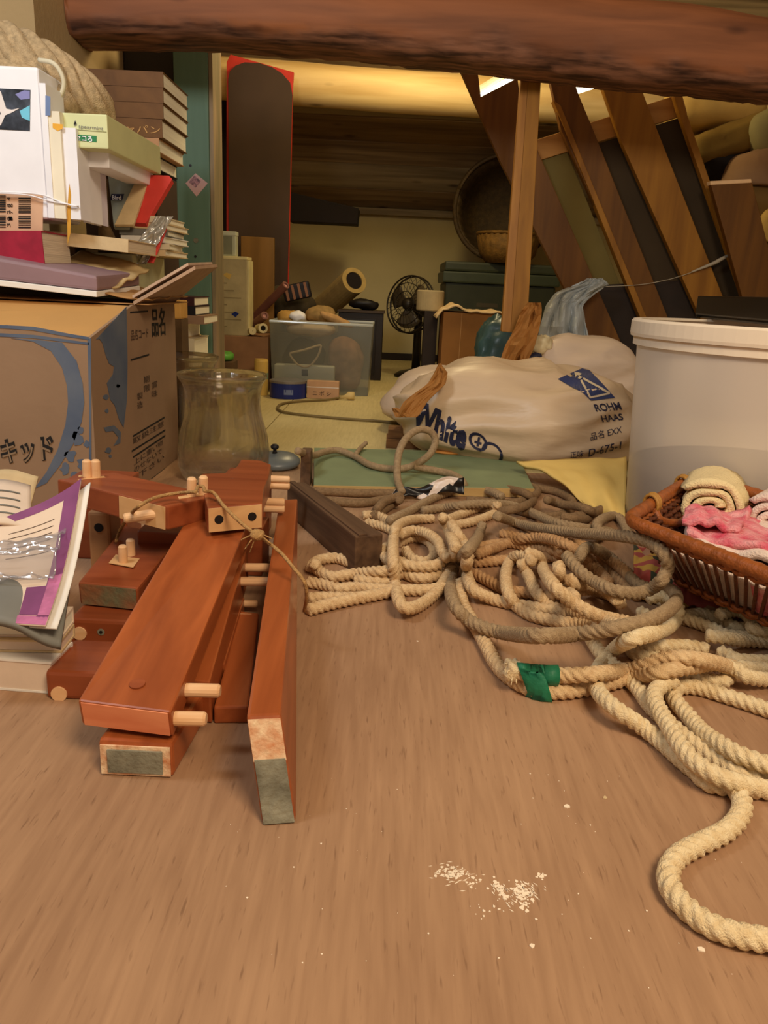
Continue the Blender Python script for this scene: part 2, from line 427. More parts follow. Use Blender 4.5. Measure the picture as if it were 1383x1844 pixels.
tag(beam, 'thick reddish log beam running across the top of the attic', 'beam')

# ------------------------------------------------------------------ reddish furniture rails with dowels (left foreground)
GA = math.radians(89)
M_mah = wood('mahogany_stain_lengthwise', (142, 70, 34), (176, 94, 48), GA, 3, 50, 0.34, 0.06, coat=0.25)
M_mahx = wood('mahogany_stain_crosswise', (128, 60, 32), (156, 80, 44), 0, 3, 50, 0.36, 0.06, coat=0.25)
M_mahend = wood('mahogany_end_face', (214, 122, 82), (238, 156, 112), 0, 6, 40, 0.5, 0.1)
M_raw = wood('raw_beech', (200, 152, 100), (224, 180, 126), 0, 6, 50, 0.6, 0.08)
M_dow = wood('dowel_beech', (222, 172, 122), (236, 194, 148), 0, 20, 90, 0.55, 0.05)
M_felt = mat('worn_grey_felt', (104, 100, 84), 0.95, 0.3, 60, 0.4, 200, c2=(150, 146, 126))
M_chip = mat('chipped_raw_wood', (196, 128, 84), 0.8, 0, 120, 0.4, 200, c2=(240, 214, 176))
M_worn = mat('scuffed_end', (150, 92, 58), 0.8, 0, 55, 0.3, 160, c2=(112, 112, 84))
M_hole = mat('dark_hole', (26, 16, 10), 0.9)
M_twine = mat('jute_twine', (176, 136, 84), 0.9, 0.25, 300, 0.6, 600)

def slab_pts(fl, fr, bl, br, zf, zb, t, ext=0.0):
    a, b, c, d = PZ(*fl, zf), PZ(*fr, zf), PZ(*br, zb), PZ(*bl, zb)
    if ext: c = c + (c - b).normalized() * ext; d = d + (d - a).normalized() * ext
    n = (b - a).cross(d - a).normalized()
    return [p - n * t for p in (a, b, c, d)] + [a, b, c, d]
def dowel(par, p, d, length, r=0.0044, sink=0.004, name='dowel'):
    d = Vector(d).normalized(); p = Vector(p)
    mb = MB().tube([p - d * sink, p + d * (length - 0.0015), p + d * length], [r, r, r * 0.72], 14)
    return mb.build(name, M_dow, par, smooth=False)
def disc(par, name, p, n, r, mt, h=0.0008, rx=1.0):
    n = Vector(n).normalized(); u = n.orthogonal().normalized(); w = n.cross(u)
    poly = [Vector(p) + u * (r * math.cos(a)) + w * (r * math.sin(a)) for a in [2 * PI * i / 20 for i in range(20)]]
    return MB().prism(poly, n * h).build(name, mt, par)

# top plank with two dowels at its near end
p = slab_pts((140, 1262), (308, 1283), (322, 958), (440, 955), 0.047, 0.085, 0.0185, 0.07)
cen = sum((Vector(q) for q in p), Vector()) / 8
t1 = thing('furniture_rail', 'reddish brown plank lying topmost on the pile with two dowels at its near right edge', 'furniture rail', (cen.x, cen.y, p[0].z), 'reddish furniture rails')
MB().box8(p).build('rail_body', M_mah, t1, bevel=0.0016)
a, b, c, d = p[4:]; nrm = (b - a).cross(d - a).normalized(); ax = (d - a).normalized(); rt_ = (b - a).normalized(); rs = (c - b).normalized(); side = rs.cross(nrm).normalized()
fc = [p[0], p[1], b, a]; off = -ax * 0.0007
mm = sum(fc, Vector()) / 4
MB().prism([mm + (q - mm) * 0.93 + off * 0.2 for q in fc], off).build('end_face', M_mahend, t1)
for k, s_ in enumerate((0.006, 0.034)):
    q = b + rs * s_ - nrm * (0.0095)
    dowel(t1, q, side, 0.0225 - 0.003 * (k == 0), 0.0046)
q = a.lerp(b, 0.52) + ax * 0.022 + nrm * 0.0001
disc(t1, 'screw_plug', q, nrm, 0.005, M_mahx)

# narrow rail lying beside and below the top plank
p = slab_pts((322, 1222), (378, 1229), (418, 985), (446, 985), 0.034, 0.052, 0.034)
cen = sum(p, Vector()) / 8
t = thing('furniture_rail', 'narrow reddish rail tucked under the right edge of the topmost plank', 'furniture rail', (cen.x, cen.y, 0), 'reddish furniture rails')
for q in p[:4]: q.z = max(q.z, 0.0005)
MB().box8(p).build('rail_body', M_mah, t, bevel=0.0015)
for (xx, yy, l) in ((441, 1022, 0.026), (439, 1047, 0.026)):
    q = PZ(xx, yy, 0.038); dowel(t, q, (1, 0.05, 0.02), l, 0.0042, 0.012)
p = slab_pts((352, 1190), (405, 1195), (428, 1075), (440, 1075), 0.017, 0.017, 0.0165); cen = sum(p, Vector()) / 8
t = thing('furniture_rail', 'low reddish rail whose two small dowels point at the upright plank', 'furniture rail', (cen.x, cen.y, 0), 'reddish furniture rails')
MB().box8(p).build('rail_body', M_mah, t, bevel=0.0015)
for (xx, yy, l) in ((426, 1086, 0.020), (420, 1111, 0.018)):
    dowel(t, PZ(xx, yy, 0.010), (1, 0.03, 0), l, 0.0036, 0.006)

# leg below the top plank, felt end towards the camera
a = PZ(178, 1397, 0); b = PZ(314, 1397, 0); b.y = a.y = (a.y + b.y) / 2
L = 0.075
dr = Vector((0.06, 1, 0)).normalized(); dr = Vector((dr.x * L, dr.y * L, 0))
h = 0.0245
t = thing('furniture_block', 'short reddish leg block under the topmost plank, grey felt end facing front', 'furniture leg', ((a.x + b.x) / 2, a.y, 0), 'reddish furniture rails')
Z = Vector((0, 0, h))
MB().box8([a, b, b + dr, a + dr, a + Z, b + Z, b + dr + Z, a + dr + Z]).build('leg_body', M_mah, t, bevel=0.003)
fo = Vector((0, -0.0012, 0)); xi = Vector((0.0015, 0, 0)); zi = Vector((0, 0, 0.0012))
MB().prism([a + xi + zi, b - xi + zi, b - xi + Z - zi * 2.5, a + xi + Z - zi * 2.5], fo).build('chipped_rim', M_chip, t)
xi *= 4.0; zi *= 2.6
MB().prism([a + xi + zi + fo, b - xi + zi + fo, b - xi + Z - zi * 1.7 + fo, a + xi + Z - zi * 1.7 + fo], fo).build('felt_pad', M_felt, t, bevel=0.0004)

# upright plank standing on its edge at the right of the pile
za = 0.0605
p = slab_pts((443, 1290), (506, 1287), (503, 900), (536, 898), za, za, za - 0.0006)
for i in range(4): p[i] = Vector((p[i + 4].x, p[i + 4].y, 0.0006))
# near end leans forward at the foot, as a leg cut on the slant
ff = (p[4] - p[7]).normalized() * 0.016
p[0] += ff + Vector((.010, 0, 0)); p[1] += ff + Vector((.010, 0, 0))
cen = sum(p, Vector()) / 8
t = thing('furniture_rail', 'reddish plank standing on its narrow edge, near end chipped white with grey pad', 'furniture rail', (cen.x, cen.y, 0), 'reddish furniture rails')
MB().box8(p).build('rail_body', M_mah, t, bevel=0.0022)
e0, e1, e2, e3 = p[0], p[1], p[5], p[4]
nn = (e1 - e0).cross(e3 - e0).normalized()
if nn.y > 0: nn = -nn
def quad(u0, u1, v0, v1):
    f = lambda u, v: (e0.lerp(e1, u)).lerp(e3.lerp(e2, u), v)
    return [f(u0, v0), f(u1, v0), f(u1, v1), f(u0, v1)]
MB().prism(quad(0.05, 0.95, 0.0, 0.60), nn * 0.0012).build('felt_pad', M_felt, t, bevel=0.0004)
MB().prism(quad(0.03, 0.97, 0.58, 0.97), nn * 0.0009).build('chipped_rim', M_chip, t)

# left block with two standing dowels on a bare patch
p = slab_pts((140, 1049), (248, 1060), (224, 946), (326, 964), 0.046, 0.056, 0.0205); cen = sum(p, Vector()) / 8
t = thing('furniture_rail', 'reddish block with scuffed near end and two short dowels standing on a bare square patch', 'furniture rail', (cen.x, cen.y, p[0].z), 'reddish furniture rails')
MB().box8(p).build('rail_body', M_mahx, t, bevel=0.0022)
a, b, c, d = p[4:]; nrm = (b - a).cross(d - a).normalized(); off = (a - d).normalized() * 0.0008
fc = [p[0], p[1], b, a]; mm = sum(fc, Vector()) / 4
MB().prism([mm + (q - mm) * 0.93 for q in fc], off).build('scuffed_end', M_worn, t)
pt = [(196, 1014), (240, 1022), (258, 998), (214, 993)]
MB().prism([PZ(x, y, 0.0505) - Vector((0, 0, 0.002)) + nrm * 0.0018 for x, y in pt], nrm * 0.0006).build('bare_patch', M_raw, t)
for x, y in ((222, 1012), (236, 1000)):
    dowel(t, PZ(x, y, 0.051), (0, 0, 1), 0.016, 0.0040)

# two rails lying crosswise below it, each with a dowel end showing
def cross_rail(x0, x1, yb, Y, zt, dep, px, py, lab, hole=None):
    a = PZ(x0, yb, 0); b = PZ(x1, yb, 0); Y = (a.y + b.y) / 2
    t = thing('furniture_rail', lab, 'furniture rail', ((a.x + b.x) / 2, Y, 0), 'reddish furniture rails')
    MB().aabb(a.x, b.x, Y, Y + dep, 0.0004, zt).build('rail_body', M_mahx, t, bevel=0.003)
    q = PY(px, py, Y); disc(t, 'dowel_end', (q.x, Y + 0.0006, q.z), (0, -1, 0), 0.0058, M_dow, 0.0022)
    if hole:
        q = PY(*hole, Y); disc(t, 'screw_hole_rim', (q.x, Y + 0.0005, q.z), (0, -1, 0), 0.003, M_felt, 0.001); disc(t, 'screw_hole', (q.x, Y - 0.0004, q.z), (0, -1, 0), 0.0014, M_hole, 0.0004)
cross_rail(122, 292, 1166, .62, 0.0242, 0.07, 144, 1140, 'reddish crosswise rail under the scuffed block, showing one round dowel end and a screw hole', (182, 1138))
cross_rail(82, 236, 1262, .53, 0.0225, 0.055, 107, 1249, 'reddish crosswise rail lying lowest at the left front, one dowel end showing')

# flat boards on the floor between the rails
def flat_board(fl_, fr_, bl_, br_, z, t_, lab):
    p = slab_pts(fl_, fr_, bl_, br_, z, z, t_); cen = sum(p, Vector()) / 8
    o = MB().box8(p).build('furniture_board', M_mah, bevel=0.0015)
    tag(o, lab, 'furniture board', 'reddish furniture rails')
flat_board((385, 1273), (447, 1272), (432, 1100), (466, 1104), 0.0135, 0.0132, 'flat dark reddish board on the floor just left of the upright plank')

# long rail across the top, a pair of dowels at each end
zr = 0.109
p = slab_pts((302, 912), (393, 892), (103, 863), (205, 850), zr, zr + 0.006, 0.022); cen = sum(p, Vector()) / 8
# reorder: near end is the right end
t = thing('furniture_rail', 'reddish rail lying across the far end of the pile with dowel pairs on both ends', 'furniture rail', (cen.x, cen.y, p[0].z), 'reddish furniture rails')
MB().box8(p).build('rail_body', M_mahx, t, bevel=0.0015)
a, b, c, d = p[4:]; nrm = (b - a).cross(d - a).normalized(); lf = (p[0] - p[1]).normalized()
fa = [p[0], p[3], d, a]; fl_n = (fa[1] - fa[0]).cross(fa[3] - fa[0]).normalized()
if fl_n.y > 0: fl_n = -fl_n
MB().prism([p[0].lerp(p[3], 0.02), p[0].lerp(p[3], .42), a.lerp(d, .42) - nrm * .001, a.lerp(d, 0.02) - nrm * .001], fl_n * 0.0008).build('bare_side', M_raw, t)
for (x, y) in ((345, 893), (366, 890)):
    q = PZ(x, y, zr + .0005); dowel(t, q, nrm, 0.0175, 0.0042)
q = [PZ(x, y, zr) + nrm * 0.0003 for x, y in ((322, 900), (384, 890), (366, 884), (318, 888))]
MB().prism(q, nrm * 0.0006).build('bare_patch', M_raw, t)
for (x, y) in ((157, 860), (173, 860)):
    dowel(t, PZ(x, y, zr + .005), nrm, 0.0175, 0.0042)
q = [PZ(x, y, zr + .0047) + nrm * 0.0003 for x, y in ((140, 866), (190, 861), (182, 855), (142, 857))]
MB().prism(q, nrm * 0.0006).build('bare_patch', M_raw, t)
q = p[0].lerp(a, .5) + (p[3] - p[0]).normalized() * 0.018; dowel(t, q, fl_n + Vector((-0.9, 0.25, -0.1)), 0.024, 0.0046)

# block with a curved cut-out and two holes in its bare end
z6 = 0.111
poly = [(373, 914), (473, 906), (475, 880), (484, 858), (488, 836), (470, 829), (434, 827), (426, 840), (408, 851), (362, 853), (366, 885)]
top = [PZ(x, y, z6) for x, y in poly]
cen = sum(top, Vector()) / len(top)
t = thing('furniture_bracket', 'reddish bracket block with curved cut-out and two holes in its bare near end', 'furniture bracket', (cen.x, cen.y, z6 - .023), 'reddish furniture rails')
MB().prism(top, (0, 0, -0.0225)).build('bracket_body', M_mahx, t, bevel=0.0018)
a, b = top[0], top[1]; n6 = Vector((a.y - b.y, b.x - a.x, 0)).normalized()
if n6.y > 0: n6 = -n6
MB().prism([a.lerp(b, .02) - Vector((0, 0, .0225)), b.lerp(a, .02) - Vector((0, 0, .0225)), b.lerp(a, .02) - Vector((0, 0, .001)), a.lerp(b, .02) - Vector((0, 0, .001))], n6 * 0.0008).build('bare_end', M_raw, t)
for u in (0.2, 0.8):
    disc(t, 'dowel_hole', a.lerp(b, u) - Vector((0, 0, .0115)) + n6 * .0008, n6, 0.004, M_hole, 0.0004)

# pieces further back whose dowels point right
def dowel_block(lab, x0, x1, y0, y1, Y, dep, dw, mt):
    xa, xb, zb, zt = front(x0, y0, x1, y1, Y)
    t = thing('furniture_rail', lab, 'furniture rail', ((xa + xb) / 2, Y, 0), 'reddish furniture rails')
    MB().aabb(xa, xb, Y, Y + dep, 0.0003, zt).build('rail_body', mt, t, bevel=0.002)
    for (x, y, l) in dw:
        q = PY(x, y, Y + dep * .5); dowel(t, (xb, q.y, q.z), (1, 0.04, 0.0), l, 0.0044, 0.006)
    return t
dowel_block('reddish block behind the bracket, two dowels pointing right at the blue lid', 400, 478, 858, 960, 0.90, 0.05, ((478, 862, .026), (478, 874, .026)), M_mahx)
dowel_block('reddish upright block under the bracket, two dowels pointing right', 376, 472, 951, 1000, 0.775, 0.05, ((474, 903, .02), (474, 915, .02)), M_mahx)
# upright tan block with one hole
xa, xb, zb, zt = front(159, 921, 199, 1007, 0.735)
t = thing('furniture_block', 'bare tan wooden block standing upright with one round hole, beside the purple booklet', 'furniture leg', ((xa + xb) / 2, .735, 0), 'reddish furniture rails')
MB().aabb(xa, xb, .735, .768, 0.0003, zt).build('leg_body', wood('dull_beech', (150, 104, 66), (178, 130, 86), 0, 30, 6, .6, .1, axis='z'), t, bevel=0.003)
q = PY(178, 950, .735); disc(t, 'dowel_hole', (q.x, .7348, q.z), (0, -1, 0), 0.0045, M_hole, 0.0006)
# rail standing behind, carrying the long rail
xa, xb, zb, zt = front(120, 900, 226, 990, 0.80)
tag(MB().aabb(xa, xb, 0.805, 0.855, 0.0003, 0.0895).build('furniture_board', M_mahx, bevel=0.002), 'dark reddish board on edge under the long crosswise rail', 'furniture board', 'reddish furniture rails')
xa, xb, zb, zt = front(260, 930, 372, 990, 0.735)
tag(MB().aabb(xa, xb, .712, .760, 0.0003, 0.0655).build('furniture_board', M_mahx, bevel=0.002), 'reddish block hidden below the far end of the topmost plank', 'furniture board', 'reddish furniture rails')

# twine tied round the pile
def pathz(pts): return [PZ(x, y, z) for x, y, z in pts]
tw = crom(pathz([(352, 886, .125), (320, 888, .118), (280, 896, .117), (250, 912, .115), (232, 930, .092), (216, 955, .062), (209, 975, .057)]), 10)
tw2 = crom(pathz([(368, 884, .122), (385, 888, .118), (402, 910, .112), (430, 938, .104), (455, 958, .097), (476, 972, .09), (505, 995, .083), (528, 1022, .075), (548, 1048, .066), (552, 1075, .05), (548, 1100, .028)]), 10)
mid = crom(pathz([(352, 886, .125), (357, 876, .122), (366, 877, .122), (368, 884, .122)]), 8)
t = thing('jute_twine', 'thin jute twine looped round the dowels of the plank pile and over the upright plank', 'twine', tw2[0])
MB().tube(tw[::-1] + mid + tw2, 0.0016, 8).build('cord', M_twine, t, smooth=True)
kq = tw2[44]
mb = MB().blob(kq, (.006, .006, .005), .9, .001, 200, 3, 14, 10)
for k in range(5):
    random.seed(k); v = Vector((random.uniform(-1, 1), -.3, random.uniform(-1.2, .2))).normalized(); mb.tube([kq, kq + v * .007, kq + v * .014 + Vector((0, 0, -.003))], .0006, 5)
mb.build('knot', M_twine, t, smooth=True)

# dark grooved wooden bar in the middle
p = slab_pts((640, 966), (690, 961), (517, 868), (549, 868), 0.044, 0.044, 0.0436); cen = sum(p, Vector()) / 8
t = thing('wooden_bar', 'dark weathered wooden bar with a grooved top beside the upright reddish plank', 'wooden bar', (cen.x, cen.y, 0))
M_bar = wood('weathered_bar_wood', (72, 50, 34), (108, 80, 56), math.radians(115), 4, 70, .7, .25)
MB().box8(p).build('bar_body', M_bar, t, bevel=0.002)
q = [p[4].lerp(p[5], .12), p[4].lerp(p[5], .42), p[7].lerp(p[6], .42), p[7].lerp(p[6], .12)]
MB().prism([v + Vector((0, 0, -.0003)) for v in q], (0, 0, .0022)).build('raised_strip', M_bar, t, bevel=0.0006)

# ------------------------------------------------------------------ purple booklet, plastic sleeve, books (far left)
M_pap = mat('paper', (222, 200, 178), .8, .06, 30, .1, 60)
M_papw = mat('white_paper', (232, 226, 216), .8, .05, 30, .1, 60)
M_papy = mat('aged_paper', (206, 180, 136), .85, .1, 40, .15, 80)
M_purple = mat('purple_print', (128, 66, 112), .6, .15, 40)
M_pink = mat('pink_print', (188, 108, 150), .6, .25, 90)
M_ink = mat('brown_ink', (70, 52, 44), .8)
M_inkb = mat('dark_ink', (30, 26, 24), .8)
M_grey = mat('grey_cover', (118, 116, 108), .6, .1, 20)
M_page = mat('page_edges', (214, 196, 168), .9, .14, 1, .35, 1, stretch=(4, 4, 500))
M_pagew = mat('page_edges_white', (242, 236, 212), .9, .07, 1, .12, 1, stretch=(4, 4, 700))
M_film = sheer('clear_film', (230, 226, 236), .10, .08, .4, .10)

def book(lab, c, size, mt, R=None, pages=None, group=None, name='book', spine='-y', cov=0.0016, title=None):
    """size = along the spine, depth, thickness; local -y is the spine; pages show on the other three sides"""
    R = R or Matrix.Identity(3); c = Vector(c); w, d, h = size; pages = pages or M_page
    t = thing(name, lab, 'book', c + R @ Vector((0, 0, -h / 2)), group)
    mb = MB()
    for sg in (-1, 1): mb.obox(c + R @ Vector((0, 0, sg * (h / 2 - cov / 2))), (w, d, cov), R)
    mb.obox(c + R @ Vector((0, -d / 2 + cov / 2, 0)), (w, cov, h - 2 * cov), R)
    mb.build('cover', mt, t, weld=False)
    ins = min(0.002, d * .03)
    MB().obox(c + R @ Vector((0, cov / 2 - ins / 2 + 0.0003, 0)), (w - 2 * ins, d - cov - ins, h - 2 * cov - 0.0002), R).build('page_block', pages, t)
    return t
# stack at the lower left: seen from their page side
def lowbook(lab, x0, x1, y0, y1, zb, zt, Y, dep, mt, pages, ang=0.0, xl=None):
    xa, xb, _, _ = front(x0, y0, x1, y1, Y)
    w = 0.2
    R = rz(ang) @ rz(PI)            # spine turned away from the camera
    c = Vector((xb - w / 2, Y + dep / 2, (zb + zt) / 2))
    c = Vector((xb, Y, 0)) + rz(ang) @ Vector((-w / 2, dep / 2, 0)); c.z = (zb + zt) / 2
    return book(lab, c, (w, dep, zt - zb), mt, R, pages, 'books under the purple booklet')
lowbook('thick white softcover book at the bottom of the left pile', -60, 96, 1200, 1280, 0.0002, 0.026, .515, .035, M_papw, M_pap, -.06)
lowbook('tan covered book second from bottom in the left pile', -60, 112, 1150, 1200, 0.0264, 0.0365, .53, .03, M_papy, M_pap, .06)
lowbook('grey white book third from bottom in the left pile', -60, 114, 1130, 1180, 0.0368, 0.050, .535, .028, M_pap, M_pagew, .08)
# soft grey magazine drooping over it
def curl(fn, nu, nv, name, mt, par=None, solid=.0008): return MB().grid(fn, nu, nv).build(name, mt, par, smooth=True, solid=solid)
A = [PZ(-60, 1150, .052), PZ(108, 1150, .052), PZ(128, 1040, .075), PZ(-60, 1020, .075)]
def gmag(u, v):
    q = A[0].lerp(A[1], u).lerp(A[3].lerp(A[2], u), v); q.z += .006 * math.sin(u * 5) * (1 - v) + (.006 if u < .6 else .006 - .018 * (u - .6)); return q
o = curl(gmag, 24, 12, 'magazine', M_grey, None, .005); tag(o, 'limp grey magazine sagging between the purple booklet and the white books', 'magazine', 'books under the purple booklet')
# the booklet: a curled sheet with purple border
bq = [(-70, 1118, .060), (82, 1128, .064), (148, 888, .124), (-70, 960, .098)]
C4 = [PZ(*v) for v in bq]
def bk(u, v, lift=0.0):
    q = C4[0].lerp(C4[1], u).lerp(C4[3].lerp(C4[2], u), v)
    q.z += -.012 * math.sin(PI * v) * (u) + .012 * (u ** 4) * v + lift
    return q
t = thing('booklet', 'cream booklet with a purple border curling up beside the plank pile', 'booklet', C4[0].lerp(C4[2], .5))
MB().grid(lambda u, v: bk(u, v), 24, 24).build('cover', M_pap, t, smooth=True, solid=.0012)
def strip(u0, u1, v0, v1, name, mt, lift=.0010):
    MB().grid(lambda a, b: bk(u0 + (u1 - u0) * a, v0 + (v1 - v0) * b, lift), 20, 20).build(name, mt, t, smooth=True)
strip(.86, 1, .06, 1, 'purple_border', M_purple); strip(0, .86, .93, 1, 'purple_border', M_purple)
strip(.0, 1, 0.0, .075, 'pink_border', M_pink); strip(.66, .87, .08, .33, 'purple_border', M_purple, .0011); strip(.87, 1, .075, .40, 'pink_border', M_pink, .0013)
for k in range(6):
    strip(.40, .80, .60 + .045 * k, .605 + .045 * k, 'print_line', M_ink, .0011)
MB().grid(lambda u, v: bk(.3 + .72 * u, v * .98 + .015, -.004) + Vector((.005, .002, 0)), 16, 16).build('inner_page', M_papw, t, smooth=True, solid=.001)
# plastic sleeve lying on it
def slv(u, v):
    q = bk(-.02 + .96 * u, .34 + .36 * v, .004); q.z += .010 * math.sin(PI * v) + .004 * noise.noise((u * 6, v * 9, 2)) + .003 * math.sin(v * 16 + u * 3); return q
o = curl(slv, 40, 30, 'plastic_sleeve', M_film, None, .0006); tag(o, 'crumpled clear plastic sleeve lying on the purple booklet', 'plastic sleeve')
# folded receipt papers behind the booklet
def rec(u, v):
    q = PZ(-60 + 115 * u, 955 - 78 * v, .10 + .012 * v); q.z += .006 * math.sin(u * 3.1); return q
t = thing('receipt', 'folded printed receipt paper behind the purple booklet at the left edge', 'paper', rec(.5, .5))
MB().grid(rec, 16, 8).build('sheet', M_pap, t, smooth=True, solid=.003)
for k in range(4):
    MB().grid(lambda u, v: rec(.25 + .6 * u, .2 + .17 * k + .03 * v) + Vector((0, -.0005, .0022)), 10, 2).build('print_line', M_grey, t)
def rec2(u, v):
    q = PY(-40 + 95 * u, 905 - 45 * v, .86); q.y += .02 * v; q.z += .005 * math.sin(u * 4); return q
tag(curl(rec2, 12, 6, 'paper_slip', M_papy, None, .002), 'crumpled tan paper slip leaning on the drink carton', 'paper')

# ------------------------------------------------------------------ drink carton (left)
M_card = mat('cardboard', (148, 119, 92), .85, .07, 12, .1, 60)
M_cardin = mat('cardboard_inside', (192, 144, 82), .85, .06, 10, .1, 60)
M_blue = mat('blue_print', (74, 88, 112), .7, 0, 14, c2=(104, 112, 124))
M_bluel = mat('pale_blue_print', (120, 140, 156), .7, .2, 14)
M_lett = mat('carton_letter_fill', (140, 116, 90), .8, .05)
BX1, BX0, BY0, BY1, BZ = -0.364, -0.775, 0.95, 1.335, 0.263
t = thing('drink_carton', 'open cardboard drink carton with blue printed swirls and a torn zigzag front edge', 'carton', ((BX0 + BX1) / 2, (BY0 + BY1) / 2, 0))
th = 0.004
cut = [(BX0, .246), (-.62, .244), (-.50, .240), (-.42, .233), (BX1, .227)]
# front wall with a zigzag torn top edge
fp = [(BX0, BY0, 0.0005), (BX1, BY0, 0.0005)]
zz = []
n = 46
for i in range(n + 1):
    x = BX1 + (BX0 - BX1) * i / n
    for (xa, za), (xb, zb) in zip(cut, cut[1:]):
        if xa <= x <= xb: z = za + (zb - za) * (x - xa) / (xb - xa)
    zz.append((x, BY0, z + (.0022 if i % 2 else -.0008)))
MB().prism(fp + zz, (0, th, 0)).build('front_wall', M_card, t)
sd = [(BX1, BY0 + th, .0005), (BX1, BY1, .0005), (BX1, BY1, BZ), (BX1, 1.12, BZ), (BX1, BY0 + th, .227)]
MB().prism(sd, (-th, 0, 0)).build('side_wall', M_card, t)
MB().aabb(BX0, BX1 - th, BY1 - th, BY1, .0005, BZ).build('back_wall', M_card, t)
MB().aabb(BX0, BX0 + th, BY0 + th, BY1 - th, .0005, BZ).build('side_wall', M_card, t)
MB().aabb(BX0 + th, BX1 - th, BY0 + th, BY1 - th, .0005, .005).build('bottom', M_card, t)
# inner flap: folded in, rising from the torn edge to the back
MB().prism([(BX0 + th, BY0 + th + .001, .236), (BX1 - th - .001, BY0 + th + .001, .222), (BX1 - th - .001, 1.115, .2585), (BX1 - th - .001, BY1 - th, .2585), (BX0 + th, BY1 - th, .2585), (BX0 + th, 1.115, .2585)], (0, 0, .003)).build('top_flap', M_cardin, t)
# outer flap flying out to the right from the side wall
f0, f1 = Vector((BX1, 1.125, BZ)), Vector((BX1, BY1, BZ))
g0 = PY(352, 485, 1.15); g1 = PY(392, 481, 1.33)
MB().prism([f0, g0, g1, f1], (-.001, 0, .0045)).build('side_flap', mat('flap_outer', (178, 146, 118), .8), t)
MB().prism([f0 + Vector((-.001, 0, .009)), g0.lerp(f0, .1) + Vector((-.001, 0, .010)), g1.lerp(f1, .1) + Vector((-.001, 0, .010)), f1 + Vector((-.001, 0, .009))], (-.001, 0, .0035)).build('side_flap', mat('flap_liner', (196, 166, 140), .8), t)
def pr_front(px, name, mt, lift=.0006):
    q = [PY(x, y, BY0) for x, y in px]; MB().prism([Vector((v.x, BY0 - lift, v.z)) for v in q], (0, .0004, 0)).build(name, mt, t)
def PX(px, py, X):
    d = ray(px, py); return CAMP + d * (X / d.x)
def pr_side(px, name, mt, lift=.0006):
    q = [PX(x, y, BX1) for x, y in px]; MB().prism([Vector((BX1 + lift, v.y, v.z)) for v in q], (-.0004, 0, 0)).build(name, mt, t)
pr_front([(-70, 577), (0, 585), (60, 588), (120, 600), (160, 607), (160, 612), (120, 606), (60, 595), (0, 591), (-70, 584)], 'blue_line', M_blue)
pr_front([(-70, 592), (0, 600), (60, 603), (160, 617), (160, 621), (60, 609), (0, 606), (-70, 598)], 'blue_line', M_blue)
pr_front([(20, 609), (66, 612), (112, 617), (138, 650), (149, 690), (152, 725), (147, 760), (132, 800), (108, 838), (84, 870), (62, 880), (84, 850), (104, 810), (118, 765), (123, 725), (121, 695), (112, 662), (92, 632), (60, 615)], 'blue_swirl', M_blue)
pr_front([(158, 612), (164, 608), (165, 880), (160, 880), (161, 740)], 'blue_line', M_blue)
random.seed(11)
def splat(fn, cx, cy, r, nm, mt, n=12):
    fn([(cx + r * random.uniform(.55, 1.15) * math.cos(2 * PI * i / n), cy + 1.15 * r * random.uniform(.55, 1.15) * math.sin(2 * PI * i / n)) for i in range(n)], nm, mt)
for cx, cy, r in ((140, 790, 12), (128, 820, 11), (150, 835, 12), (146, 775, 7), (118, 845, 10), (135, 856, 9), (156, 800, 6), (154, 862, 7)):
    splat(pr_front, cx, cy, r, 'blue_splash', M_blue)
pr_side([(172, 612), (227, 552), (229, 650), (228, 720), (222, 770), (214, 756), (206, 730), (198, 720), (192, 690), (203, 674), (205, 660), (196, 655), (190, 640), (184, 618), (178, 610)], 'blue_splash', M_blue)
pr_side([(186, 770), (205, 766), (217, 778), (216, 798), (204, 803), (213, 788), (203, 776), (190, 778)], 'blue_splash', M_blue)
for cx, cy, r in ((192, 740, 4), (190, 715, 5), (212, 695, 4), (194, 812, 6), (198, 822, 3)): splat(pr_side, cx, cy, r, 'blue_splash', M_blue, 9)
for seg in (((234, 561), (266, 559), (266, 562), (234, 564)), ((235, 647), (268, 637), (268, 640), (235, 650)), ((239, 784), (296, 750), (296, 753), (239, 787)), ((237, 811), (297, 773), (297, 776), (237, 814)), ((239, 822), (297, 783), (297, 786), (239, 825)), ((272, 862), (297, 843), (297, 846), (272, 865))):
    pr_side(seg, 'printed_rule', M_inkb)
def txt_front(s, x, y, hpx, wpx, slope=0.0, bold=0., mt=M_ink, lift=.001):
    o = PY(x, y, BY0); x1 = PY(x + wpx, y - slope * wpx, BY0); k = SCL(o)
    o.y -= lift; xv = (x1 - o); xv.y = 0
    text_on(s, o, xv.normalized(), Vector((0, 0, hpx * k / .74)), mt, t, bold=bold, width=wpx * k)
def txt_side(s, x, y, x1, y1, hpx, bold=0., mt=M_ink):
    o = PX(x, y, BX1); e = PX(x1, y1, BX1); k = SCL(o); o.x += .0009; e.x += .0009
    text_on(s, o, (e - o).normalized(), Vector((0, 0, hpx * k / .74)), mt, t, bold=bold, width=(e - o).length)
txt_front('リキッド', -32, 834, 36, 124, .08, .045, M_inkb, .0009)
txt_front('リキッド', -30, 835, 33, 120, .08, .0, M_lett, .0014)
txt_side('品名', 272, 602, 296, 599, 40, .01, M_inkb)
txt_side('品名コード', 235, 612, 266, 606, 15, .0)
for k, (x, y, x1, y1) in enumerate(((238, 800, 294, 766), (240, 838, 292, 800), (240, 852, 290, 815), (248, 862, 294, 826))):
    txt_side(('取扱注意', '上に重い物', 'のせないで', '下さい')[k], x, y, x1, y1, 9)
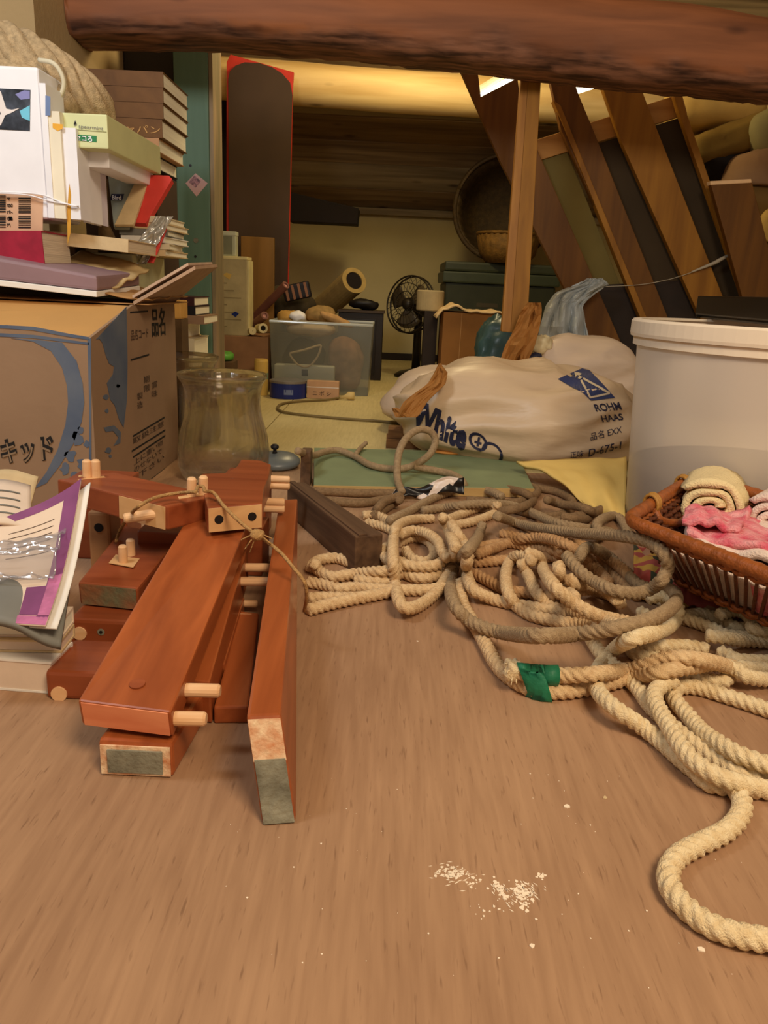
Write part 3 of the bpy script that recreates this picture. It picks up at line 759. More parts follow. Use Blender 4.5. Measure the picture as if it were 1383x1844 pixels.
for x, y, s in ((246, 720, '製造'), (272, 700, '賞味'), (258, 690, '期限')):
    for j, ch in enumerate(s): txt_side(ch, x, y + 16 * j, x + 10, y + 16 * j - 4, 10)

# ------------------------------------------------------------------ stack of books, boxes and rope behind / on the carton
M_hid = mat('plain_brown_carton', (96, 72, 46), .9)
M_palegr = mat('pale_green_box', (210, 212, 158), .6, .05)
M_brownb = wood('brown_book_cloth', (92, 58, 20), (110, 72, 30), 0, 30, 30, .6, .1)
M_cream = mat('cream_cover', (214, 200, 168), .6, .06)
M_red = mat('red_cover', (214, 66, 58), .45, .1)
M_crim = mat('crimson_cover', (150, 24, 48), .6, .2, 50)
M_mauve = mat('mauve_cover', (140, 112, 116), .5, .06)
M_black = mat('black_cover', (28, 24, 28), .5)
M_white = mat('white_card', (238, 236, 238), .5, .03)
def fbox(name, x0, y0, x1, y1, Y, dep, mt, lab, cat, zmin=None, group=None, bevel=.0015, **k):
    xa, xb, za, zb = front(x0, y0, x1, y1, Y)
    if zmin is not None: za = zmin
    o = MB().aabb(xa, xb, Y, Y + dep, za, zb).build(name, mt, bevel=bevel, **k); return tag(o, lab, cat, group)
ZT = .2630                                      # top of the drink carton
# layer of brown paper and flat things on the carton top
def lay(u, v):
    x = -0.775 + .43 * u; y_ = 1.13 + .22 * v
    return Vector((x, y_, ZT + .004 + .030 * (1 - max(0, u - .55) / .45 * .8) * (.75 + .25 * v) + .006 * noise.noise((u * 7, v * 6, 1))))
t = thing('paper_bag', 'creased brown paper bag flattened between the drink carton and the mauve folder', 'paper bag', (-.55, 1.25, ZT))
mb = MB().grid(lay, 30, 12); mb.grid(lambda u, v: Vector((lay(u, v).x, lay(u, v).y, ZT + .001)), 30, 12)
mb.build('bag_body', mat('kraft_paper', (166, 122, 72), .8, .1, 30, .3, 60), t, smooth=True, solid=.0014)
# mauve folder
p = [PY(-40, 548, 1.10), PY(172, 534, 1.10), PY(176, 506, 1.22), PY(-40, 486, 1.22)]
zlo = .292
q = [Vector((PY(-40, 530, 1.10).x, 1.085, zlo)), Vector((PY(176, 530, 1.10).x, 1.10, zlo - .012)), Vector((PY(170, 530, 1.10).x, 1.30, zlo - .004)), Vector((PY(-40, 530, 1.10).x, 1.30, zlo + .006))]
t = thing('folder', 'mauve grey folder lying on the drink carton below the crimson book', 'folder', q[0].lerp(q[2], .5))
MB().box8(q + [v + Vector((0, 0, .030 - .010 * (i in (1, 2)))) for i, v in enumerate(q)]).build('cover', M_mauve, t, bevel=.004)
MB().box8([v + Vector((0, -.004 if i < 2 else 0, -.008)) for i, v in enumerate(q)] + [v + Vector((0, -.004 if i < 2 else 0, -.0005)) for i, v in enumerate(q)]).build('papers', M_papw, t, bevel=.001)
zt_f = .3285
# crimson book standing flat-faced, in front of the white box
R = Matrix.Rotation(-.04, 3, 'Y')
xa, xb, za, zb = front(-60, 416, 72, 474, 1.13)
book('crimson book with dark lettering lying on the mauve folder at the left edge', ((xa + xb) / 2, 1.13 + .06, (za + zb) / 2), (xb - xa, .10, zb - za), M_crim, R)
c_ = bpy.data.objects['book.003'] if 'book.003' in bpy.data.objects else None
# flat tan book and paper between
xa, xb, za, zb = front(76, 448, 228, 470, 1.22)
book('worn tan book lying flat under the white books, dark tape at its left corner', ((xa + xb) / 2, 1.31, .349), (xb - xa, .16, .019), M_papy, Matrix.Rotation(.06, 3, 'Y'))
xa, xb, za, zb = front(78, 470, 215, 520, 1.18)
def crump(u, v):
    x = xa + (xb - xa) * u; return Vector((x, 1.165 + .16 * v, .291 + .046 * v * (1 - .4 * u) + .004 * noise.noise((u * 6, v * 5, 4)) - .02 * max(0, u - .7)))
tag(MB().grid(crump, 24, 14).build('newspaper', mat('newsprint', (190, 164, 116), .85, .25, 14, .2, 40), smooth=True, solid=.003), 'crumpled printed newspaper under the worn tan book', 'newspaper')
# pale carton behind carrying the magazines
xa, xb, _, _ = front(150, 480, 246, 540, 1.36)
tag(MB().aabb(xa, xb, 1.345, 1.53, 0.0004, .337).build('carton', mat('pale_greenish_carton', (190, 186, 146), .8), bevel=.002), 'pale greenish carton standing behind the drink carton under the red magazines', 'carton')
xa2, _, _, _ = front(-60, 480, 150, 540, 1.36)
tag(MB().aabb(WX0 + .004, xa - .004, 1.345, 1.50, .0004, .352).build('carton', M_hid, bevel=.002), 'brown carton at the left edge behind the drink carton', 'carton')
# white box with photo and barcode
xa, xb, za, zb = front(-70, 135, 80, 436, 1.19)
zb0 = .376
t = thing('product_box', 'white box with a printed photo on top and a barcode below, at the left edge', 'box', ((xa + xb) / 2, 1.24, zb0))
Rb = Matrix.Rotation(-.02, 3, 'Y')
MB().aabb(xa, xb, 1.19, 1.31, zb0, zb).build('box_body', M_white, t, bevel=.004, seg=3)
def onb(pts, name, mt, lift, Y=1.19):
    MB().prism([Vector((PY(x, y, Y).x, Y - lift, PY(x, y, Y).z)) for x, y in pts], (0, .0004, 0)).build(name, mt, t)
onb([(-70, 336), (78, 352), (77, 434), (-70, 428)], 'brown_label', mat('tan_label', (206, 166, 132), .6), .0006)
onb([(-50, 157), (55, 162), (54, 236), (-50, 231)], 'printed_photo', mat('photo_print', (24, 26, 30), .3, 0, 45, c2=(78, 84, 96)), .0006)
onb([(36, 200), (54, 190), (54, 218), (40, 212)], 'printed_photo', mat('photo_cyan', (110, 190, 214), .4), .0009)
onb([(28, 170), (44, 163), (54, 164), (54, 178), (38, 180)], 'printed_photo', mat('photo_lilac', (130, 130, 180), .4), .0009)
onb([(-10, 160), (2, 165), (12, 196), (22, 198), (36, 195), (22, 203), (10, 208), (2, 226), (-10, 229), (2, 205), (-6, 180)], 'printed_photo', mat('photo_white', (226, 216, 210), .4), .0012)
random.seed(2); mbb = MB()
for x0, x1, y0, y1 in ((0, 11, 352, 384), (34, 56, 356, 384), (0, 11, 388, 410), (34, 56, 389, 412)):
    yy = y0
    while yy < y1:
        h_ = random.choice([1.2, 1.8, 2.6])
        mbb.prism([Vector((PY(x, y, 1.19).x, 1.1885, PY(x, y, 1.19).z)) for x, y in ((x0, yy), (x1, yy), (x1, yy + h_), (x0, yy + h_))], (0, .0003, 0)); yy += h_ + random.choice([1.2, 2.0])
o = mbb.build('barcode', M_inkb, t); o['kind'] = 'stuff'
for x, s in ((20, '3 0 2 8 4'), (24, '1 8 7 6')):
    for j, ch in enumerate(s.replace(' ', '')):
        q = PY(x, 410 - j * 12, 1.19); k = SCL(q); text_on(ch, (q.x, 1.1886, q.z), (0, 0, 1), (-9 * k, 0, 0), M_inkb, t, width=6 * k)
# white string round the box and the books beside it
zs = PY(0, 346, 1.18).z
st = crom([PY(-60, 344, 1.181), PY(40, 347, 1.181), PY(80, 352, 1.184), PY(110, 364, 1.187), PY(140, 372, 1.19), PY(146, 366, 1.24)], 8)
t = thing('white_string', 'white packing string tied round the white box and books at the left edge', 'string', st[0])
MB().tube(st, .0011, 6).build('cord', M_white, t, smooth=True)
st = crom([PY(-60, 347, 1.180), PY(40, 350, 1.180), PY(90, 362, 1.183), PY(142, 371, 1.188)], 8); MB().tube(st, .0010, 6).build('cord', M_white, t, smooth=True)
# upright white books right of the box
M_yel = mat('yellowed_white_cover', (232, 222, 196), .6, .12, 8)
def upbook(lab, x0, y0, x1, y1, Y, dep, mt, pages=None):
    xa, xb, za, zb = front(x0, y0, x1, y1, Y); w = zb - zb0
    R = Matrix(((0, 0, 1), (0, 1, 0), (-1, 0, 0))).transposed()      # spine runs vertically, facing the camera
    R = frame_from((0, 0, 1), (0, 1, 0))
    return book(lab, ((xa + xb) / 2, Y + dep / 2, (zb + zb0) / 2 + .0005), (w - .001, dep, xb - xa), mt, R, M_pagew, 'upright white books beside the white box')
upbook('narrow white book with a blue top patch standing right against the barcode box', 81, 165, 92, 440, 1.185, .06, M_white)
upbook('tall yellowed book with a yellow stain, second from the barcode box', 93, 212, 115, 444, 1.187, .055, M_yel)
upbook('white book with yellow streaked spine, standing third from the barcode box', 116, 240, 143, 450, 1.192, .045, M_white)
tt = [o for o in COL.objects if str(o.get('label', '')).startswith('white book with yellow streaked')][0]
def sp(px_, nm, mt, par, Y): MB().prism([Vector((PY(x, y, Y).x, Y - .0006, PY(x, y, Y).z)) for x, y in px_], (0, .0004, 0)).build(nm, mt, par)
sp([(125, 330), (128, 350), (127, 420), (122, 440), (121, 380)], 'yellow_streak', mat('yellow_stain', (206, 150, 50), .7), tt, 1.192)
tt = [o for o in COL.objects if str(o.get('label', '')).startswith('tall yellowed book')][0]
sp([(95, 222), (113, 224), (113, 232), (104, 236), (95, 230)], 'yellow_stain', mat('orange_stain', (238, 176, 60), .7), tt, 1.187)
tt = [o for o in COL.objects if str(o.get('label', '')).startswith('narrow white book with a blue')][0]
sp([(82, 172), (91, 174), (91, 208), (82, 208)], 'blue_patch', mat('blue_patch', (110, 130, 170), .5), tt, 1.185)
upbook('grey white booklet standing just behind the pale green box', 146, 262, 160, 400, 1.25, .05, M_white)
upbook('slim white booklet standing left of the red magazine', 161, 270, 176, 420, 1.29, .04, mat('lilac_white_card', (214, 208, 222), .5))
# pale green tea box resting on top of the books
xa, xb, za, zb = front(112, 207, 194, 264, 1.20)
t = thing('gift_box', 'pale green flat box with a dark green label resting on the white books', 'box', ((xa + xb) / 2, 1.27, za))
o = MB().obox(((xa + xb) / 2, 1.20 + .13, (za + zb) / 2), (xb - xa, .26, zb - za), rz(0)).build('box_body', M_palegr, t, bevel=.002)
def ong(pts, name, mt, lift=.0006):
    MB().prism([Vector((PY(x, y, 1.20).x, 1.20 - lift, PY(x, y, 1.20).z)) for x, y in pts], (0, .0004, 0)).build(name, mt, t)
ong([(134, 242), (174, 245), (174, 256), (134, 253)], 'green_label', mat('dark_green_print', (44, 122, 72), .5))
ong([(112, 231), (192, 237), (192, 238.4), (112, 232.4)], 'lid_line', mat('lid_joint_olive', (150, 150, 104), .7))  # thin olive line along the lid joint
q = PY(136, 253, 1.20); k = SCL(q); text_on('セコろ', (q.x, 1.1988, q.z + .0005), (1, 0, -.05), (0, 0, 11 * k), M_white, t, width=30 * k, bold=.02)
q = PY(142, 232, 1.20); text_on('spearmint', (q.x, 1.1988, q.z + .001), (1, 0, -.05), (0, 0, 9 * k), M_grey, t, width=44 * k)
mbl = MB()
for dx, dz, an in ((0, 0, .2), (3, 1, -.2), (-2, 2, .5), (1, 4, 0)):
    q = PY(135 + dx, 228 - dz, 1.20); v = Vector((math.sin(an), 0, math.cos(an))) * 7 * k; w_ = Vector((v.z, 0, -v.x)) * .22
    mbl.prism([Vector((q.x, 1.1994, q.z)), Vector((q.x, 1.1994, q.z)) + v * .5 + w_, Vector((q.x, 1.1994, q.z)) + v, Vector((q.x, 1.1994, q.z)) + v * .5 - w_], (0, .0003, 0))
mbl.build('leaf_print', M_grey, t)
# white leaning papers below the green box
def wp(u, v):
    q = PY(176 + 44 * u + 12 * v, 300 - 34 * v * 0 + 6 * u, 1.27 + .12 * v); q.z = zb0 + (.052 - .01 * u) * (1 if True else 0) + .0 ; return q
fbox('envelope_box', 150, 264, 196, 300, 1.235, .22, M_white, 'white box lying right under the pale green box', 'box')

# rope hank on top, tied with white string
def rope_mesh(mb, pts, r, lobes=4, pitch=2.0, depth=.14, n=20, step=None):
    """pts dense centre line; adds a twisted-strand tube"""
    pts = [Vector(p) for p in pts]; step = step or r * .36
    L = [0.0]
    for a_, b_ in zip(pts, pts[1:]): L.append(L[-1] + (b_ - a_).length)
    k = max(4, int(L[-1] / step)); res = []; j = 0
    for i in range(k + 1):
        s = L[-1] * i / k
        while j < len(L) - 2 and L[j + 1] < s: j += 1
        f = (s - L[j]) / max(1e-9, L[j + 1] - L[j]); res.append(pts[j].lerp(pts[j + 1], f))
    P = np.array([tuple(p) for p in res])
    for _ in range(2): P[1:-1] = .25 * P[:-2] + .5 * P[1:-1] + .25 * P[2:]
    T = np.gradient(P, axis=0); T /= np.linalg.norm(T, axis=1)[:, None] + 1e-12
    U = np.zeros_like(T); u = np.array(Vector(T[0]).orthogonal().normalized())
    for i in range(len(P)):
        u = u - T[i] * u.dot(T[i]); u /= np.linalg.norm(u) + 1e-12; U[i] = u
    Wv = np.cross(T, U)
    S = np.arange(len(P)) * (L[-1] / k)
    th = np.linspace(0, 2 * PI, n, endpoint=False)
    ang = th[None, :]
    tw = S[:, None] / (pitch * 2 * r) * 2 * PI
    prof = (1 - depth) + depth * np.abs(np.cos(lobes * (ang - tw) / 2)) ** .8 if lobes else np.ones((len(P), n))
    rad = np.full(len(P), r)
    rad[0] *= .75; rad[-1] *= .75
    V = P[:, None, :] + (rad[:, None] * prof)[:, :, None] * (np.cos(ang)[:, :, None] * U[:, None, :] + np.sin(ang)[:, :, None] * Wv[:, None, :])
    o = len(mb.v)
    mb.v += [Vector(v) for v in V.reshape(-1, 3)]
    m_ = len(P)
    mb.f += [(o + i * n + j_, o + i * n + (j_ + 1) % n, o + (i + 1) * n + (j_ + 1) % n, o + (i + 1) * n + j_) for i in range(m_ - 1) for j_ in range(n)]
    mb.f += [tuple(o + j_ for j_ in range(n))[::-1], tuple(o + (m_ - 1) * n + j_ for j_ in range(n))]
    return mb
M_hank = mat('hemp_hank', (176, 150, 112), .9, .25, 120, .5, 500)
hp = crom([PY(-60, 92, 1.30), PY(10, 102, 1.29), PY(64, 128, 1.29), PY(108, 158, 1.31), PY(142, 186, 1.33), PY(156, 206, 1.36)], 14)
t = thing('rope_hank', 'thick twisted hemp rope hank on the upper left stack, tied with a pale string', 'rope', hp[0])
rope_mesh(MB(), hp, .048, 9, 2.6, .22, 72, .003).build('strands', M_hank, t, smooth=True)
hp2 = crom([PY(-60, 60, 1.30), PY(0, 62, 1.28), PY(40, 92, 1.27), PY(60, 122, 1.27)], 12)
rope_mesh(MB(), hp2, .020, 5, 2.6, .14, 30, .003).build('strands', M_hank, t, smooth=True)
hp3 = crom([PY(-60, 128, 1.25), PY(0, 130, 1.25), PY(60, 148, 1.26), PY(110, 185, 1.27), PY(120, 205, 1.30)], 12)
rope_mesh(MB(), hp3, .020, 5, 2.6, .14, 30, .003).build('strands', M_hank, t, smooth=True)
tie = crom([PY(70, 108, 1.235), PY(94, 113, 1.23), PY(108, 128, 1.232), PY(115, 150, 1.236), PY(109, 172, 1.24), PY(92, 190, 1.245), PY(82, 198, 1.26)], 8)
MB().tube(tie, .0032, 8).build('tie_string', mat('pale_string', (206, 196, 168), .7), t, smooth=True)
# magazines and papers, right of the white books
def slabq(lab, name, pts, Y, dep, mt, cat='magazine', thick=.006, group='loose magazines behind the drink carton', par=None):
    """leaning sheet: a pixel outline on the plane at depth Y, leaning back by dep over its height"""
    zs_ = [PY(x, y, Y).z for x, y in pts]; z0, z1 = min(zs_), max(zs_); q = []
    for x, y in pts:
        v = PY(x, y, Y); f = (v.z - z0) / max(1e-6, z1 - z0); v = PY(x, y, Y + dep * f); q.append(v)
    nv = (q[1] - q[0]).cross(q[-1] - q[0]).normalized()
    if nv.y < 0: nv = -nv
    o = MB().prism(q, nv * thick).build(name, mt, par, bevel=.0008)
    return tag(o, lab, cat, group) if par is None else o
slabq('grey magazine with a dark blue title patch leaning left of the red magazine', 'magazine', [(205, 410), (232, 410), (248, 316), (194, 312)], 1.385, .06, mat('grey_magazine_cover', (150, 156, 146), .35, .1))
slabq('cream folded leaflet tucked between the grey and red magazines', 'leaflet', [(206, 404), (240, 404), (266, 328), (246, 322)], 1.374, .06, M_papy, 'leaflet')
slabq('bright red magazine leaning at the top of the loose magazines', 'magazine', [(240, 400), (262, 402), (310, 322), (304, 316), (251, 314)], 1.39, .05, M_red, thick=.012)
t = bpy.data.objects['magazine.001']
q = [PY(x, y, 1.384 + .03) for x, y in ((203, 350), (226, 350), (222, 362), (200, 362))]
MB().prism([v + Vector((0, -.0065, 0)) for v in q], (0, .0004, 0)).build('title_patch', mat('navy_print', (38, 40, 76), .5), t)
q = PY(204, 360, 1.414); k = SCL(q); text_on('Bird', q + Vector((0, -.0073, 0)), (1, 0, 0), (0, 0, 10 * k), M_white, t, width=16 * k, bold=.02)
random.seed(8)
for i, (x0, x1, y0, y1, mt, nm) in enumerate(((210, 302, 470, 477, M_papy, 'tan'), (212, 300, 460, 469, M_cream, 'cream'), (222, 302, 449, 459, M_papw, 'white'), (214, 300, 437, 448, M_grey, 'grey'), (216, 302, 424, 436, M_papy, 'yellowed'), (212, 296, 412, 423, M_cream, 'pale'))):
    xa, xb, za, zb = front(x0, y0, x1, y1, 1.40)
    za = .3375 + i * .0108; zb = za + .0102
    book(nm + ' paperback, %s in the stack under the red magazine' % ('lowest', 'second lowest', 'third lowest', 'third from top', 'second from top', 'topmost')[i], ((xa + xb) / 2, 1.40 + .065, (za + zb) / 2), (xb - xa, .13, zb - za), mt, rz(random.uniform(-.08, .08)), M_pagew, 'loose magazines behind the drink carton')
slabq('lower red magazine cover hanging over the stack of paperbacks', 'magazine', [(258, 472), (276, 474), (300, 412), (296, 402), (268, 426)], 1.375, .012, M_red, thick=.004)
def wrap(u, v):
    c = [(232, 470), (262, 478), (258, 430), (292, 392), (310, 398), (300, 380), (270, 386), (236, 430)]
    xl = 226 + 50 * v ** 1.2; xr = 262 + 46 * v; yv = 476 - 88 * v
    q = PY(xl + (xr - xl) * u, yv, 1.365); q.y += .010 * noise.noise((u * 5, v * 7, 2)) + .012 * v + .004 * abs(math.sin(u * 9 + v * 6)); return q
tag(MB().grid(wrap, 24, 24).build('plastic_wrap', sheer('silver_wrap', (216, 216, 204), .55, .12, .3, .35), smooth=True, solid=.0008), 'crinkled clear plastic wrap draped on the loose magazines', 'plastic wrap')
slabq('brown cloth bundle end hanging between white books and magazines', 'cloth', [(176, 470), (222, 474), (206, 430), (192, 400), (189, 318), (178, 322)], 1.355, .03, mat('brown_cloth', (96, 74, 44), .95, .3, 60, .5, 120), 'cloth', .014, None)
# brown encyclopaedias and the books below them
def bk_front(lab, x0, y0, x1, y1, Y, dep, mt, pages=M_pagew, group=None, rot=0.0, zz=None):
    xa, xb, za, zb = front(x0, y0, x1, y1, Y)
    if zz: za, zb = zz
    return book(lab, ((xa + xb) / 2, Y + dep / 2, (za + zb) / 2), (xb - xa, dep, zb - za), mt, rz(rot), pages, group)
xa, xb, za, zb = front(225, 282, 228, 305, 1.55)
zbot = front(228, 281, 276, 305, 1.55)[2]
tag(MB().aabb(PY(150, 300, 1.56).x, PY(282, 300, 1.56).x, 1.555, 1.70, .0004, zbot - .0005).build('carton', mat('dark_brown_carton', (66, 46, 30), .9), bevel=.002), 'tall dark carton carrying the brown books beside the green post', 'carton')
z0 = zbot
tops = [305, 281, 257, 226, 200, 175, 149]
labs = ['dark book at the bottom of the brown book stack beside the green post', 'tan book second from bottom in the brown book stack', 'brown book with gilt spine lettering in the brown book stack', 'brown book fourth from bottom in the stack beside the green post', 'brown book second from top in the stack beside the green post', 'brown book topmost in the stack beside the green post']
mats_ = [M_black, mat('tan_book_cover', (176, 130, 88), .6), M_brownb, M_brownb, M_brownb, M_brownb]
ends = [(160, 274), (160, 287), (150, 293), (150, 295), (150, 295), (148, 295)]
for i in range(6):
    h = (tops[i] - tops[i + 1]) * SCL(PY(230, tops[i], 1.5))
    xr = PY(ends[i][1], tops[i], 1.5).x; xl = PY(ends[i][0], tops[i], 1.5).x
    book(labs[i], ((xl + xr) / 2, 1.5 + .085, z0 + h / 2), (xr - xl, .17, h - .0006), mats_[i], None, M_pagew, 'brown books beside the green post')
    if i == 2:
        t = bpy.data.objects[list(o.name for o in COL.objects if o.get('label') == labs[2])[0]]
        text_on('ジャパン', ((xl + xr) / 2 - .02, 1.4992, z0 + .007), (1, 0, 0), (0, 0, .015), mat('gilt', (190, 140, 70), .4), t, width=.085)
    z0 += h
# books at the foot of the green post
fo = [(278, 350, 612, 650, M_cream, 'cream book at the bottom of the pile at the foot of the green post'), (280, 334, 586, 612, M_papy, 'thick pale book second from bottom at the foot of the green post'), (270, 368, 572, 587, mat('rosy_book', (150, 118, 92), .6), 'wide rosy hardback with white page edges at the foot of the green post'), (284, 352, 556, 572, M_black, 'black hardback second from top at the foot of the green post'), (308, 350, 540, 556, mat('dark_red_book', (60, 26, 28), .5), 'dark red hardback with white pages at the foot of the green post')]
zc = 0.0
zb_ = PY(330, 648, 1.72).z
tag(MB().aabb(PY(272, 640, 1.72).x, PY(352, 640, 1.72).x, 1.72, 1.86, .0004, zb_ - .0005).build('carton', M_hid, bevel=.002), 'brown carton under the book pile at the foot of the green post', 'carton')
zc = zb_
for x0, x1, y0, y1, mt, lab in fo:
    h = (y1 - y0) * SCL(PY(320, 600, 1.72)); bk_front(lab, x0, y0, x1, y1, 1.72, .14, mt, M_pagew, 'books at the foot of the green post', 0, (zc + .0003, zc + h)); zc += h
xa, xb, za, zb = front(291, 541, 326, 574, 1.50)
tag(MB().aabb(xa, xb, 1.50, 1.55, .0004, za).build('carton', M_hid), 'narrow brown carton hidden behind the drink carton', 'carton')
tag(MB().aabb(xa, xb, 1.50, 1.55, za + .0004, zb).build('small_box', mat('ochre_box', (196, 148, 76), .7), bevel=.003), 'small ochre box above the side flap corner of the drink carton', 'box')

# ------------------------------------------------------------------ green post and wall side
M_green = wood('green_painted_wood', (84, 112, 94), (100, 130, 110), 0, 3, 30, .55, .08, axis='z')
xa, xb, _, _ = front(318, 300, 378, 400, 2.0)
t = thing('post', 'green painted wooden post behind the book stacks with a photo sticker', 'post', ((xa + xb) / 2, 2.02, 0))
ztop = PY(350, 70, 2.0).z
MB().aabb(xa, xb, 2.0, 2.10, .0004, min(ztop, roofz(2.1) - .03)).build('post_body', M_green, t, bevel=.003)
MB().aabb(xb + .0004, xb + .010, 2.004, 2.10, .0004, min(ztop, roofz(2.1) - .03)).build('bare_edge', wood('bare_edge_wood', (120, 110, 84), (164, 140, 112), 0, 4, 30, .7, .1, axis='z'), t, bevel=.001)
q = [PY(x, y, 1.999) for x, y in ((352, 312), (374, 330), (354, 354), (334, 330))]
MB().prism([Vector((v.x, 1.9994, v.z)) for v in q], (0, .0004, 0)).build('photo_sticker', mat('sticker_pink', (196, 160, 160), .4), t)
q = [PY(x, y, 1.999) for x, y in ((350, 316), (362, 326), (352, 338), (340, 328))]
MB().prism([Vector((v.x, 1.999, v.z)) for v in q], (0, .0003, 0)).build('sticker_picture', mat('sticker_dark', (70, 54, 66), .4, 0, 200, c2=(190, 140, 150)), t)
for x, y, r in ((343, 298, .003), (353, 433, .006), (352, 462, .003)):
    q = PY(x, y, 2.0); disc(t, 'nail_head', (q.x, 1.9996, q.z), (0, -1, 0), r, M_felt if r > .004 else M_black, .0012)
# dark cabinet side left of it
xa, xb, _, _ = front(150, 200, 316, 300, 2.06)
tag(MB().aabb(WXL + .003, xb, 2.06, 2.09, .0004, 1.02).build('dark_board', mat('dark_panel', (46, 38, 28), .7, .15, 8), bevel=.002), 'dark upright panel between the left wall and the green post', 'panel')

# ------------------------------------------------------------------ glass vases, lid
M_glass = mat('clear_glass', (244, 240, 234), .03, .02, trans=1.0, ior=1.42, spec=.5)
def lighten_glass(mt):
    N, L = mt.node_tree.nodes, mt.node_tree.links; o = N['Material Output']; b = N['Principled BSDF']; tr = N.new('ShaderNodeBsdfTransparent'); tr.inputs[0].default_value = (.93, .92, .90, 1)
    mx = N.new('ShaderNodeMixShader'); mx.inputs[0].default_value = .70; L.new(tr.outputs[0], mx.inputs[1]); L.new(b.outputs[0], mx.inputs[2]); L.new(mx.outputs[0], o.inputs[0])
lighten_glass(M_glass)
def vase(cx, Y, k, lab, seed):
    outer = [(.050, .0005), (.062, .004), (.0675, .02), (.0675, .045), (.0635, .07), (.0570, .095), (.0548, .115), (.0560, .132), (.0590, .144), (.0645, .152), (.0665, .158), (.0650, .1605)]
    inner = [(.0622, .1595), (.0600, .152), (.0555, .143), (.0525, .131), (.0510, .115), (.0532, .095), (.0590, .07), (.0625, .045), (.061, .022), (.044, .013), (0, .012)]
    prof = [(0, .0005)] + outer + inner
    prof = [(r * k, z * k) for r, z in prof]
    o = MB().lathe(prof, (cx, Y, 0), n=96, mod=lambda a, z: 1 + .05 * math.sin(9 * a + seed) * max(0, 1 - abs(z / k - .065) / .075)).build('glass_vase', M_glass, smooth=True)
    return tag(o, lab, 'vase', 'glass vases')
q = PZ(381, 884, 0); vase(q.x, 1.205, 1.03, 'clear ripple glass vase standing in front, right of the drink carton', .4)
q2 = PY(328, 860, 1.42); vase(q2.x, 1.425, 1.06, 'second clear glass vase half hidden between drink carton and front vase', 1.2)
q = PZ(497, 840, 0)
t = thing('pot_lid', 'blue grey enamel pot lid with a black knob, lying right of the glass vase', 'lid', (q.x, q.y, 0))
M_enam = mat('blue_grey_enamel', (104, 112, 116), .35, .06, 30, spec=.5)
Rl = Matrix.Rotation(.10, 3, 'X')
cz = .0085
MB().lathe([(0, .0), (.039, .0), (.041, .003), (.041, .008), (.036, .013), (.02, .018), (0, .0195)], (q.x, q.y, .0045), Rl, 40).build('lid_body', M_enam, t, smooth=True)
MB().lathe([(0, 0), (.005, 0), (.003, .004), (.003, .007), (.007, .010), (.007, .013), (.004, .016), (0, .0165)], (q.x - .002, q.y - .001, .023), Rl, 20).build('knob', M_black, t, smooth=True)

# ------------------------------------------------------------------ green panel and things around it
M_gp = mat('green_painted_board', (122, 134, 98), .7, .12, 14, .1, 60)
zp = .014
p = [PZ(565, 874, zp), PZ(962, 880, zp), PZ(930, 815, zp), PZ(566, 806, zp)]
t = thing('board', 'green painted board with a raw wooden front edge lying under the brown ropes', 'board', sum(p, Vector()) / 4)
MB().box8([v - Vector((0, 0, zp - .0004)) for v in p] + p).build('board_body', M_gp, t, bevel=.001)
e = (p[1] - p[0]); n_ = Vector((e.y, -e.x, 0)).normalized()
MB().prism([p[0] - Vector((0, 0, zp - .0006)), p[1] - Vector((0, 0, zp - .0006)), p[1], p[0]], n_ * .0022).build('raw_edge', wood('pale_edge_wood', (176, 140, 84), (202, 168, 108), 0, 4, 80, .7, .1), t)
xa, xb, za, zb = front(541, 812, 559, 880, 1.17)
tag(MB().aabb(xa, xb, 1.17, 1.20, .0004, zb).build('wooden_peg', M_bar, bevel=.002), 'short dark upright wooden peg at the left end of the green board', 'peg')
xa, xb, za, zb = front(696, 765, 790, 800, 1.50)
t = thing('wooden_block', 'stack of two short brown wooden blocks behind the brown rope loop', 'wooden block', ((xa + xb) / 2, 1.5, 0))
Mo = wood('old_block_wood', (104, 70, 40), (150, 106, 62), 0, 8, 80, .8, .2)
MB().aabb(xa, xb, 1.50, 1.56, .0004, .019).build('lower_block', Mo, t, bevel=.001); MB().aabb(xa + .003, xb - .002, 1.503, 1.56, .0192, .036).build('upper_block', Mo, t, bevel=.001)
q = PZ(812, 815, .0145)
tag(MB().lathe([(0, 0), (.026, 0), (.028, .002), (.024, .005), (0, .006)], q, Matrix.Diagonal((1.3, .7, 1)), 24).build('wood_offcut', mat('orange_wood', (214, 146, 72), .6), smooth=True), 'flat orange wood offcut lying on the green board under the sack', 'offcut')

# ------------------------------------------------------------------ clear container and the things near it
M_tub = sheer('clear_tub_plastic', (160, 162, 146), .26, .2, .35, .05)
xa, xb, za, zb = front(486, 590, 668, 712, 2.24)
D = .20; zb = za * 0 + front(486, 584, 668, 712, 2.24)[3] - .0
t = thing('storage_tub', 'clear plastic storage tub full of odds and ends on the pale floor', 'storage tub', ((xa + xb) / 2, 2.24, 0))
tp = .008
def tubwall(pts, name='wall'): MB().prism(pts, (0, 0, 0) if False else pts_n(pts) * .002).build(name, M_tub, t)
def pts_n(pts):
    a, b, c = Vector(pts[0]), Vector(pts[1]), Vector(pts[2]); return (b - a).cross(c - a).normalized()
bl, br, tl, tr = Vector((xa + tp, 2.24 + tp, .0008)), Vector((xb - tp, 2.24 + tp, .0008)), Vector((xa, 2.24, zb)), Vector((xb, 2.24, zb))
dB, dT = Vector((0, D - 2 * tp, 0)), Vector((0, D, 0))
tubwall([bl, br, tr, tl], 'front_wall'); tubwall([br, br + dB, tr + dT, tr], 'side_wall'); tubwall([br + dB, bl + dB, tl + dT, tr + dT], 'back_wall'); tubwall([bl + dB, bl, tl, tl + dT], 'side_wall')
MB().aabb(bl.x, br.x, bl.y, bl.y + dB.y, .0006, .0030).build('base', M_tub, t)
